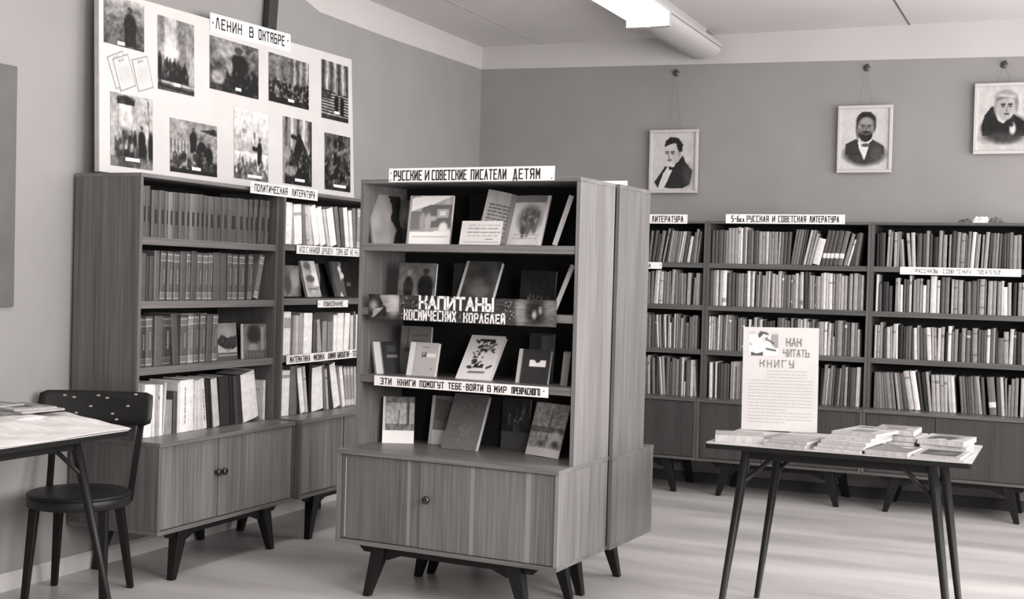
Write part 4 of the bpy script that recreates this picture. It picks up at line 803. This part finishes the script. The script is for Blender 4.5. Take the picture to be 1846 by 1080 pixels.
# ------------------------------------------------------------------ three framed portraits on wires
def face(c, cx, cy, rx, ry, g=.62, turn=0.0, shade=.4):
    c.ell(cx, cy, rx, ry, g, .08); c.ell(cx + .55 * rx * (1 if turn <= 0 else -1), cy - .1 * ry, rx * .5, ry * .8, g * .8, .5, .5)
    for s_ in (-1, 1):
        ex = cx + (s_ * .38 + turn) * rx
        c.ell(ex, cy + .08 * ry, rx * .17, ry * .06, shade * .5, .5); c.line(ex - .2 * rx, cy + .24 * ry, ex + .2 * rx, cy + .25 * ry, .013, shade * .45)
    nx_ = cx + turn * 1.5 * rx; c.line(nx_ + .03 * rx, cy + .1 * ry, nx_ - .04 * rx, cy - .25 * ry, .012, g * .7); c.ell(nx_, cy - .28 * ry, rx * .14, ry * .06, g * .62, .5)
    c.line(cx + turn * rx * 1.2 - .2 * rx, cy - .5 * ry, cx + turn * rx * 1.2 + .22 * rx, cy - .5 * ry, .014, shade * .7); c.ell(cx + turn * rx, cy - .62 * ry, rx * .2, ry * .05, g * .8, .5)
    return c
def portrait(label, x, z, w, h, cv, hook):
    r = thing('portrait', label, 'portrait', (x, -.034, z), 0, 'framed portraits on wires'); r.rotation_euler = (math.radians(1.0), 0, 0)
    fw_ = .022; m = MB()
    for bx in ((0, w, 0, fw_), (0, w, h - fw_, h), (0, fw_, fw_, h - fw_), (w - fw_, w, fw_, h - fw_)): m.box(bx[0], bx[1], -.012, .014, bx[2], bx[3])
    m.build('frame', M['frame'], r, bevel=.004)
    m = MB(); m.box(fw_, w - fw_, .004, .011, fw_, h - fw_); m.build('backing', M['card'], r)
    p = flat_print('picture_print', cv, w - 2 * fw_, h - 2 * fw_, M['print_'], r); p.location = (fw_, .003, fw_)
    hx, hz = hook[0] - x, hook[1] - z
    for s_ in (-1, 1):
        m = MB(); m.tube([(w / 2 + s_ * w * .12, .012, h - .006), (hx, .006, hz)], .0008, 5); m.build('wire', M['wire'], r)
    return r
def hook(x, z, label):
    r = thing('wall_hook', label, 'hook', (x, 0, z), 0, 'picture hooks')
    m = MB(); m.lathe([(.024, 0), (.024, .004), (.01, .012)], 14); o = m.build('rosette', M['metal'], r); o.rotation_euler = (math.radians(90), 0, 0); o.location = (0, -.0005, 0)
    m = MB(); m.tube([(0, -.008, 0), (.002, -.024, .0), (.006, -.034, .012), (.012, -.036, .024)], [.008, .008, .008, .006], 8); m.build('hook_bend', M['metal'], r, True)
c = Cv(66, 84, .72); c.noise(.02, 5, 41)
c.poly([(.05, .14), (.14, .04), (.72, .03), (.88, .1), (.94, .34), (.78, .48), (.72, .6), (.5, .45), (.3, .4), (.2, .3)], .13); c.ell(.83, .25, .1, .17, .3, .5, .6)
c.poly([(.14, .02), (.27, .02), (.58, .52), (.5, .5), (.34, .4), (.28, .34)], .8); c.poly([(.14, .02), (.27, .02), (.46, .36), (.36, .38)], .76)
face(c, .44, .62, .17, .19, .72, -.2); c.poly([(.58, .46), (.7, .6), (.66, .72), (.56, .6)], .66); c.ell(.63, .63, .03, .05, .55)
c.poly([(.38, .42), (.5, .4), (.7, .58), (.72, .53), (.5, .34), (.4, .36)], .1); c.poly([(.3, .42), (.36, .4), (.2, .22), (.08, .14)], .14)
c.poly([(.28, .74), (.3, .86), (.42, .93), (.6, .91), (.71, .8), (.7, .67), (.62, .66), (.58, .72), (.55, .82), (.42, .8), (.33, .77)], .1); c.noise(.03, 20, 42)
portrait('leftmost framed portrait, dark-haired clean-shaven man in a black coat with cravat', 1.381, 2.065, .362, .455, c, (1.553, 2.935))
c = Cv(66, 84, .72); c.noise(.02, 5, 43)
c.ell(.5, .26, .42, .19, .2, .2); c.poly([(.1, .42), (.35, .52), (.65, .5), (.9, .38), (.9, .25), (.1, .25)], .16); c.ell(.75, .28, .12, .14, .32, .5, .6)
c.poly([(.38, .36), (.5, .15), (.58, .36), (.58, .46), (.36, .46)], .8); c.poly([(.33, .5), (.5, .38), (.66, .48), (.62, .56), (.36, .56)], .78); c.ell(.52, .4, .09, .03, .3)
c.ell(.52, .81, .2, .13, .1, .12); c.ell(.36, .68, .05, .15, .13, .3); c.ell(.69, .74, .035, .12, .2, .3); c.ell(.35, .63, .035, .06, .36, .3)
face(c, .52, .67, .165, .195, .46, .03, .3); c.ell(.53, .79, .13, .055, .54, .4); c.poly([(.36, .82), (.4, .88), (.6, .89), (.68, .8), (.7, .84), (.62, .94), (.44, .95), (.33, .86)], .1)
c.poly([(.38, .62), (.42, .585), (.62, .59), (.66, .62), (.66, .54), (.6, .47), (.52, .45), (.44, .47), (.38, .54)], .1); c.ell(.53, .575, .06, .012, .32, .5); c.ell(.53, .61, .09, .022, .12, .4)
for s_ in (-.07, .1): c.ell(.52 + s_, .685, .055, .035, .56, .06, .3)
c.line(.35, .72, .4, .68, .006, .65); c.noise(.03, 20, 44)
portrait('middle framed portrait, bearded man with pince-nez and dark jacket', 2.715, 2.2, .362, .455, c, (2.89, 2.916))
c = Cv(66, 84, .7); c.noise(.02, 5, 45)
c.ell(.52, .34, .42, .22, .07, .2); c.poly([(.08, .4), (.14, .56), (.28, .7), (.4, .62), (.5, .5), (.7, .56), (.95, .42), (.92, .22), (.1, .24)], .06); c.ell(.5, .2, .4, .08, .3, .6, .6)
c.poly([(.34, .6), (.4, .47), (.5, .42), (.6, .5), (.62, .62)], .74); c.ell(.68, .34, .06, .09, .74, .3); c.line(.58, .46, .66, .4, .03, .06)
c.ell(.53, .79, .2, .15, .5, .15); c.ell(.36, .7, .05, .13, .52, .3); c.ell(.74, .72, .04, .13, .48, .3)
face(c, .54, .67, .175, .2, .64, .08, .2); c.ell(.5, .86, .19, .07, .56, .3); c.line(.38, .8, .6, .86, .02, .42); c.line(.42, .86, .7, .84, .02, .66); c.noise(.05, 16, 46)
portrait('rightmost framed portrait, grey-haired man in a dark fur-collared coat', 3.588, 2.315, .362, .46, c, (3.761, 2.901))
hook(1.553, 2.93, 'left wall hook above the leftmost portrait'); hook(2.89, 2.912, 'wall hook above the middle portrait'); hook(3.761, 2.897, 'wall hook above the rightmost portrait')

# ------------------------------------------------------------------ tables and chair
def table(label, loc, rz, L_, Dp, group='pale-topped tables on black splayed legs', rad=.012, splay=(.095, .03), rear_in=.05):
    """L_ along local X, Dp along local Y (front at -Y), top at z = .76"""
    r = thing('table', label, 'table', loc, rz, group); z1 = .76; t = .02
    def outline(o, rr):
        P = []
        for cx, cy, a0 in ((L_ - rr, rr, -90), (L_ - rr, Dp - rr, 0), (rr, Dp - rr, 90), (rr, rr, 180)):
            for k in range(7): a = math.radians(a0 + 15 * k); P.append((cx + (rr + o) * math.cos(a), cy + (rr + o) * math.sin(a)))
        return P
    m = MB(); P = outline(0, rad); n = len(P)
    m.poly([(x, y, z1) for x, y in P]); m.poly([(x, y, z1 - .004) for x, y in reversed(P)])
    for i in range(n): a, c_ = P[i], P[(i + 1) % n]; m.quad((a[0], a[1], z1 - .004), (c_[0], c_[1], z1 - .004), (c_[0], c_[1], z1), (a[0], a[1], z1))
    m.build('tabletop', M['ttop'], r)
    m = MB(); m.poly([(x, y, z1 - .0042) for x, y in P]); m.poly([(x, y, z1 - .004 - t) for x, y in reversed(P)])
    for i in range(n): a, c_ = P[i], P[(i + 1) % n]; m.quad((a[0], a[1], z1 - .004 - t), (c_[0], c_[1], z1 - .004 - t), (c_[0], c_[1], z1 - .0042), (a[0], a[1], z1 - .0042))
    m.build('edge_band', M['tedge'], r)
    zt = z1 - .004 - t; ix = .155 if splay[0] < .2 else .25; iy = .10
    m = MB()
    for y in (iy, Dp - iy): m.box(ix - .02, L_ - ix + .02, y - .009, y + .009, zt - .042, zt)
    for x in (ix, L_ - ix): m.box(x - .009, x + .009, iy + .009, Dp - iy - .009, zt - .042, zt)
    m.build('apron', M['dark'], r)
    for sx in (-1, 1):
        for sy in (-1, 1):
            xt = ix + (rear_in if sy > 0 and rear_in < .2 else 0) if sx < 0 else L_ - ix - (rear_in if sy > 0 and rear_in > .2 else 0); yt = iy if sy < 0 else Dp - iy
            xb = xt + sx * splay[0]; yb = yt + sy * splay[1]
            m = MB(); m.tube([(xb, yb, 0), (xt + sx * splay[0] * .14, yt + sy * splay[1] * .14, zt - .1), (xt, yt, zt)], [.0125, .021, .023], 12); m.build('leg', M['dark'], r, True)
            m = MB(); q = .26
            m.tube([(xt + sx * splay[0] * .2, yt + sy * splay[1] * .2, zt - .15), (xt - sx * .12, yt, zt - .02)], [.009, .010], 8); m.build('brace', M['dark'], r, True)
    return r
TX, TY = 2.842, -3.71
table('pale table in front of the back bookcases carrying booklets and a poster', (TX, TY, 0), 0, 1.05, .63)
table('table at the left picture edge covered by newspapers, the chair pushed under it', (.715, -5.82, 0), math.pi / 2, 1.1, .63, rad=.07, splay=(.2, .03), rear_in=.32)
def chair(label, loc, rz):
    r = thing('chair', label, 'chair', loc, rz)
    m = MB(); R_ = .215
    m.lathe([(R_ * .93, -.045), (R_ * .985, -.042), (R_ * .99, -.004), (R_ * .97, 0)], 40, (0, 0, .447)); m.build('seat_rim', M['seat'], r, True).data.polygons
    m = MB(); m.lathe([(R_ * .98, 0), (R_, .003), (R_, .008), (R_ * .965, .012), (R_ * .7, .010), (R_ * .3, .006), (.01, .005)], 40, (0, 0, .447)); m.build('seat', M['seat'], r, True)
    def leg(xt, yt, xb, yb, a=.019, c_=.0135, name='leg', ztop=.405):
        q = MB(); q.hexa([(xb - c_, yb - c_, 0), (xb + c_, yb - c_, 0), (xb + c_, yb + c_, 0), (xb - c_, yb + c_, 0), (xt - a, yt - a, ztop), (xt + a, yt - a, ztop), (xt + a, yt + a, ztop), (xt - a, yt + a, ztop)])
        q.build(name, M['dark'], r, bevel=.004)
    for s_ in (-1, 1):
        leg(s_ * .145, -.12, s_ * .165, -.165); leg(s_ * .13, .13, s_ * .17, .20)
        q = MB(); P = [(s_ * .178, .13, .40), (s_ * .185, .175, .56), (s_ * .195, .217, .72), (s_ * .198, .237, .83)]
        for (a, b_) in zip(P, P[1:]):
            q.hexa([(a[0] - .011, a[1] - .014, a[2]), (a[0] + .011, a[1] - .014, a[2]), (a[0] + .011, a[1] + .014, a[2]), (a[0] - .011, a[1] + .014, a[2]),
                    (b_[0] - .011, b_[1] - .012, b_[2]), (b_[0] + .011, b_[1] - .012, b_[2]), (b_[0] + .011, b_[1] + .012, b_[2]), (b_[0] - .011, b_[1] + .012, b_[2])])
        q.build('back_upright', M['dark'], r)
    q = MB(); n = 16; rows = []
    for j in range(5):
        z = .725 + .145 * j / 4
        for i in range(n + 1):
            u = i / n * 2 - 1; edge = (.012 if j in (0, 4) and abs(u) > .93 else 0)
            for dy in (0, .011): q.v.append((u * .252 * (1 - edge), .185 + .03 * j / 4 + .035 * (1 - u * u) - .02 + dy, z + (edge if j == 0 else -edge)))
    def id_(j, i, k): return (j * (n + 1) + i) * 2 + k
    for j in range(4):
        for i in range(n):
            q.f.append((id_(j, i, 0), id_(j, i + 1, 0), id_(j + 1, i + 1, 0), id_(j + 1, i, 0))); q.f.append((id_(j, i, 1), id_(j + 1, i, 1), id_(j + 1, i + 1, 1), id_(j, i + 1, 1)))
    for i in range(n):
        q.f.append((id_(0, i, 1), id_(0, i + 1, 1), id_(0, i + 1, 0), id_(0, i, 0))); q.f.append((id_(4, i, 0), id_(4, i + 1, 0), id_(4, i + 1, 1), id_(4, i, 1)))
    for j in range(4):
        q.f.append((id_(j, 0, 0), id_(j + 1, 0, 0), id_(j + 1, 0, 1), id_(j, 0, 1))); q.f.append((id_(j, n, 1), id_(j + 1, n, 1), id_(j + 1, n, 0), id_(j, n, 0)))
    q.c = [None] * len(q.f); q.mi = [0] * len(q.f)
    br = q.build('backrest', M['back'], r, True)
    for u, z in ((-.58, .866), (-.42, .858), (.0, .868), (.16, .858), (-.12, .82), (.55, .826), (.68, .878), (.28, .79), (-.36, .79), (.36, .766)):
        k = MB(); k.lathe([(.006, 0), (.005, .002), (.002, .003)], 8); o = k.build('stud', M['stud'], br); o.rotation_euler = (math.radians(90), 0, 0)
        o.scale = (1.5, .8, 1); z -= .018; o.location = (u * .252, .185 + .03 * (z - .725) / .145 + .035 * (1 - u * u) - .0205, z)
    return r
chair('dark wooden chair with a round seat beside the left bookcase', (.357, -4.653, 0), math.radians(23.5))

# newspapers spread over the left table, magazines piled on them
def sheet(name, label, x0, x1, y0, y1, zf, n=40, seed=1, cat='newspaper', colfn=None):
    vs = []; cs = []; r = np.random.RandomState(seed)
    ph = r.rand(8) * 6.28
    for j in range(n + 1):
        for i in range(n + 1):
            u, v = i / n, j / n; x = x0 + (x1 - x0) * u; y = y0 + (y1 - y0) * v
            x += .012 * math.sin(v * 9 + ph[0]) * (1 if u > .5 else -.6); y += .010 * math.sin(u * 11 + ph[1])
            k_ = max(0, 1 - u ** 8); z = zf(u, v) + k_ * .010 * abs(math.sin(u * 6 + v * 9 + ph[2])) * abs(math.sin(v * 4 - u * 3)) + k_ * .006 * abs(math.sin(u * 9 - v * 14 + ph[5])) ** 3 + k_ * .0025 * abs(math.sin(u * 3 - v * 11 + ph[3])) + k_ * .0018 * abs(math.sin(u * 17 + v * 13 + ph[4]))
            vs.append((x, y, z)); cs.append(colfn(u, v, r) if colfn else .72)
    fs = [(j * (n + 1) + i, j * (n + 1) + i + 1, (j + 1) * (n + 1) + i + 1, (j + 1) * (n + 1) + i) for j in range(n) for i in range(n)]
    me = bpy.data.meshes.new(name); me.from_pydata(vs, [], fs); me.materials.append(M['news'])
    at = me.color_attributes.new('Col', 'FLOAT_COLOR', 'POINT'); at.data.foreach_set('color', [q for c_ in cs for q in rgb(c_)])
    me.polygons.foreach_set('use_smooth', [True] * len(fs)); me.update()
    o = bpy.data.objects.new(name, me); COL.objects.link(o); s = o.modifiers.new('thickness', 'SOLIDIFY'); s.thickness = .0012; s.offset = 1
    tag(o, label, cat); return o
def newscol(u, v, r): return .52 + .1 * r.rand() - (.05 if (int(v * 40) % 2 and .1 < u < .8) else 0)
def zf1(u, v): return .7612 + (.032 * math.exp(-((u - .42) / .3) ** 2) * min(1, v * 1.4) + .003) * max(0, 1 - u ** 6)
sheet('newspaper', 'crumpled white newspaper spread over the left table', 0.10, .708, -5.8, -4.745, zf1, 60, 3, colfn=newscol)
def flat_mag(label, x, y, z, w, h, rz, t, cv, cat='magazine', group='magazines piled on the newspapers', body=.6, curl=0.0):
    """lying flat: cover up, w along local X, h along local Y"""
    m = MB(); m.col = rgb(g2l(body)); n = 8
    for i in range(n):
        ya, yb = i / n * h, (i + 1) / n * h
        za, zb_ = curl * (i / n) ** 2, curl * ((i + 1) / n) ** 2
        m.hexa([(0, ya, za), (w, ya, za), (w, yb, zb_), (0, yb, zb_), (0, ya, za + t), (w, ya, za + t), (w, yb, zb_ + t), (0, yb, zb_ + t)])
    o = m.build(cat.replace(' ', '_'), M['cloth']); o.location = (x, y, z); o.rotation_euler = (0, 0, rz)
    p = flat_print('cover_picture', cv, w, h, M['print_'], o); p.rotation_euler = (-math.pi / 2, 0, 0)
    for vtx in p.data.vertices: yy = vtx.co.z; vtx.co.y = -(t + .0006 + curl * (yy / h) ** 2)
    tag(o, label, cat, group); return o
def covers(seed, g, kind=0):
    c = Cv(34, 44, g); c.noise(.05, 6, seed)
    if kind == 1: c.ell(.5, .55, .3, .22, g * .45, .4); c.crowd(.2, .8, .35, .6, 12, .25, seed, .06, .5); c.rect(.1, .86, .9, .95, .25)
    elif kind == 2: text_lines(c, .12, .88, [.9 - .07 * i for i in range(11)], g * .55, .012, seed)
    elif kind == 3: c.rect(.1, .75, .9, .9, g * .5); c.rect(.25, .2, .75, .55, g * .7); c.line(.1, .12, .9, .12, .015, g * .6)
    elif kind == 4: c.ell(.75, .75, .14, .1, .8, .4); c.line(.1, .2, .6, .2, .01, g * .8)
    elif kind == 5: c.rect(.1, .1, .9, .9, .28); c.noise(.09, 8, seed); c.ell(.5, .45, .3, .2, .42, .4); c.ell(.3, .6, .12, .1, .2)
    return c
flat_mag('lowest pale magazine of the pile on the newspapers at the left edge', .09, -4.96, .821, .28, .21, -.14, .008, covers(51, .72, 3))
flat_mag('middle magazine of the pile on the newspapers, dark figure on its cover', .07, -4.955, .83, .27, .2, -.2, .007, covers(52, .66, 1))
flat_mag('topmost small magazine of the pile on the newspapers', .03, -4.99, .838, .2, .15, -.1, .006, covers(53, .6, 3))

# ------------------------------------------------------------------ poster and booklets on the right table
TZ = .7604
PO = thing('table_poster', 'tall white hand-lettered poster with a boy reading, standing on the right table', 'poster', (2.858, -3.15, TZ + .001)); PO.rotation_euler = (-math.radians(4), math.radians(-1.2), math.radians(2))
m = MB(); m.box(0, .34, 0, .003, 0, .468); m.build('sheet', M['postercard'], PO)
m = MB(); m.hexa([(.12, .004, 0), (.22, .004, 0), (.22, .1, 0), (.12, .1, 0), (.15, .0032, .3), (.19, .0032, .3), (.19, .006, .3), (.15, .006, .3)]); m.build('prop', M['card'], PO)
c = Cv(40, 38, .82); c.rect(.75, .3, 1, 1, .55); c.grad(.85, 1, .7, .75); c.ell(.5, .72, .18, .18, .78, .2); c.poly([(.32, .86), (.4, .98), (.62, .93), (.72, .8), (.5, .86), (.4, .72), (.34, .7)], .32)
c.ell(.5, .7, .03, .02, .35); c.ell(.62, .72, .03, .02, .35); c.line(.52, .6, .62, .6, .015, .45); c.poly([(.2, .4), (.3, .6), (.7, .55), (.9, .3), (.6, .2), (.3, .2)], .88); c.line(.58, .68, .85, .5, .03, .3); c.line(.62, .28, .9, .22, .04, .3); c.rect(.08, 0, .5, .14, .3); c.poly([(.04, .18), (.4, .26), (.5, .18), (.3, .08)], .85); c.line(.05, .5, .1, .42, .02, .5); c.noise(.03, 10, 61)
p = flat_print('boy_picture', c, .135, .115, M['print_'], PO); p.location = (.024, -.0008, .338)
lettering('КАК', .198, .262, .385, .418, .007, M['inkgrey'], PO, y=-.0008, gap=.5)
lettering('ЧИТАТЬ', .185, .298, .338, .368, .006, M['inkgrey'], PO, y=-.0008, gap=.5)
lettering('КНИГУ', .08, .23, .288, .318, .006, M['inkgrey'], PO, y=-.0008, gap=.9)
m = MB(); r = random.Random(9)
for j in range(17):
    z = .268 - .0145 * j; x0, x1 = (.11, .29) if j < 3 else (.028, .318)
    if j in (12, 16): x1 = .2
    x = x0
    while x < x1:
        l = r.uniform(.006, .022); m.quad((x, -.0008, z), (min(x + l, x1), -.0008, z), (min(x + l, x1), -.0008, z + .0042), (x, -.0008, z + .0042)); x += l + .004
m.build('written_lines', M['inkpale'], PO)
BG = 'booklets laid out on the right table'
def tb(label, x, y, z, w, h, rz, t, cv, cat='booklet', body=.8, curl=0.0):
    cv.a = cv.a * .72; body *= .76
    return flat_mag(label, x, y, z, w, h, math.radians(rz), t, cv, cat, BG, body, curl)
tb('thick pale book at the left end of the right table', 2.872, -3.665, TZ, .2, .16, 14, .03, covers(62, .72), 'book', .85)
tb('small pale booklet lying between the thick book and the poster foot', 3.0, -3.42, TZ, .13, .17, -20, .008, covers(63, .66, 2))
tb('lower pale booklet in front of the poster foot', 3.085, -3.685, TZ, .17, .235, -6, .016, covers(64, .7), 'booklet', .8)
tb('upper pale booklet in front of the poster foot', 3.095, -3.66, TZ + .017, .165, .225, -9, .01, covers(65, .68, 4), 'booklet', .82)
for i, (lab, dx, dy, rr, gg, kd) in enumerate((('lowest', 0, 0, -6, .82, 2), ('second', .012, .02, -9, .8, 0), ('third', .02, .05, -12, .84, 2), ('fourth', .03, .09, -10, .8, 4), ('topmost', .045, .15, -14, .78, 3))):
    tb('%s white brochure of the tall stack right of the poster' % lab, 3.285 + dx, -3.69 + dy, TZ + i * .0135, .19, .30, rr, .0125, covers(66 + i, gg, kd), 'brochure', .86)
tb('grey-covered book with a small white mark at the front of the right table', 3.487, -3.69, TZ, .17, .225, -8, .02, covers(72, .5, 4), 'book', .8)
for i, (lab, dx, rr) in enumerate((('lowest', 0, -5), ('middle', .008, -8), ('topmost', -.004, -3))):
    tb('%s pale booklet of the stack of three behind the grey-covered book' % lab, 3.475 + dx, -3.36 + .01 * i, TZ + i * .023, .165, .2, rr, .021, covers(73 + i, .7, 3), 'booklet', .84)
tb('white sheet under the dark picture magazine at the right table end', 3.655, -3.695, TZ, .21, .29, -4, .004, covers(76, .8), 'booklet', .85)
tb('dark picture magazine at the front right of the right table', 3.672, -3.675, TZ + .0045, .175, .24, -5, .008, covers(77, .72, 5), 'magazine', .8)
for i, (lab, dx, rr) in enumerate((('lower', 0, -3), ('upper', -.01, -8))):
    tb('%s pale magazine of the pair behind the dark picture magazine' % lab, 3.665 + dx, -3.39, TZ + .001 + i * .022, .185, .24, rr, .021, covers(78 + i, .76, 1), 'magazine', .85)

# ------------------------------------------------------------------ ceiling lamp: two ribbed troughs end to end, the nearer one lit
LR = thing('ceiling_lamp', 'long ribbed ceiling lamp, its nearer half lit', 'lamp', (1.775, 0, 0))
def trough(name, mat, y0, y1, z0, ribs, hw=.132):
    m = MB(); n = ribs; prof = []
    for k in range(13):
        a = math.pi * k / 12; prof.append((-hw * math.cos(a) * (1 - .12 * math.sin(a)) , z0 + .075 - .075 * (math.sin(a) ** .7)))
    rings = []
    for j in range(n + 1):
        y = y0 + (y1 - y0) * j / n; s_ = 1.0 if j % 2 else .95
        rings.append(len(m.v)); m.v += [(x * s_, y, z0 + .08 + (z - z0 - .08) * s_) for x, z in prof]
    for a, b_ in zip(rings, rings[1:]):
        for k in range(12): m.f.append((a + k, b_ + k, b_ + k + 1, a + k + 1))
    m.f.append(tuple(rings[0] + k for k in range(13))); m.f.append(tuple(rings[-1] + k for k in reversed(range(13))))
    m.c = [None] * len(m.f); m.mi = [0] * len(m.f)
    return fix_normals(m.build(name, mat, LR))
trough('lit_diffuser', M['lit'], -7.0, -1.38, 2.985, 4, .135)
trough('unlit_diffuser', M['diff'], -1.33, -.10, 3.0, 64)
m = MB(); m.box(-.135, .135, -7.01, -.09, 3.079, 3.108); m.build('housing', M['housing'], LR, bevel=.004)
m = MB(); m.box(-.06, .06, -6.9, -.25, 3.108, CH - .0008); m.build('mounting_rail', M['housing'], LR)
m = MB(); m.box(-.138, .138, -1.379, -1.331, 2.99, 3.079); m.build('joint_plate', M['housing'], LR)

# ------------------------------------------------------------------ crumpled paper on the right back bookcase
cp = thing('crumpled_paper', 'crumpled dark and white paper lying on the right-hand back-wall bookcase', 'paper', (3.60, -.36, HH + .0005), .1)
def crumple(name, mat, x0, x1, y0, y1, h, seed):
    r = random.Random(seed); m = MB(); n = 9; idx = {}
    for j in range(n):
        for i in range(n):
            u, v = i / (n - 1), j / (n - 1); e = math.sin(math.pi * u) * math.sin(math.pi * v)
            idx[i, j] = len(m.v); m.v.append((x0 + (x1 - x0) * u + r.uniform(-.008, .008), y0 + (y1 - y0) * v + r.uniform(-.008, .008), max(0.001, h * e * r.uniform(.45, 1.1))))
    for j in range(n - 1):
        for i in range(n - 1): m.f.append((idx[i, j], idx[i + 1, j], idx[i + 1, j + 1], idx[i, j + 1]))
    m.c = [None] * len(m.f); m.mi = [0] * len(m.f)
    return m.build(name, mat, cp)
crumple('white_fold', M['paper'], .02, .14, 0, .12, .06, 2); crumple('dark_fold', M['greyboard'], -.07, .04, 0, .12, .035, 4); crumple('dark_tip', M['greyboard'], .11, .22, .0, .1, .05, 6)
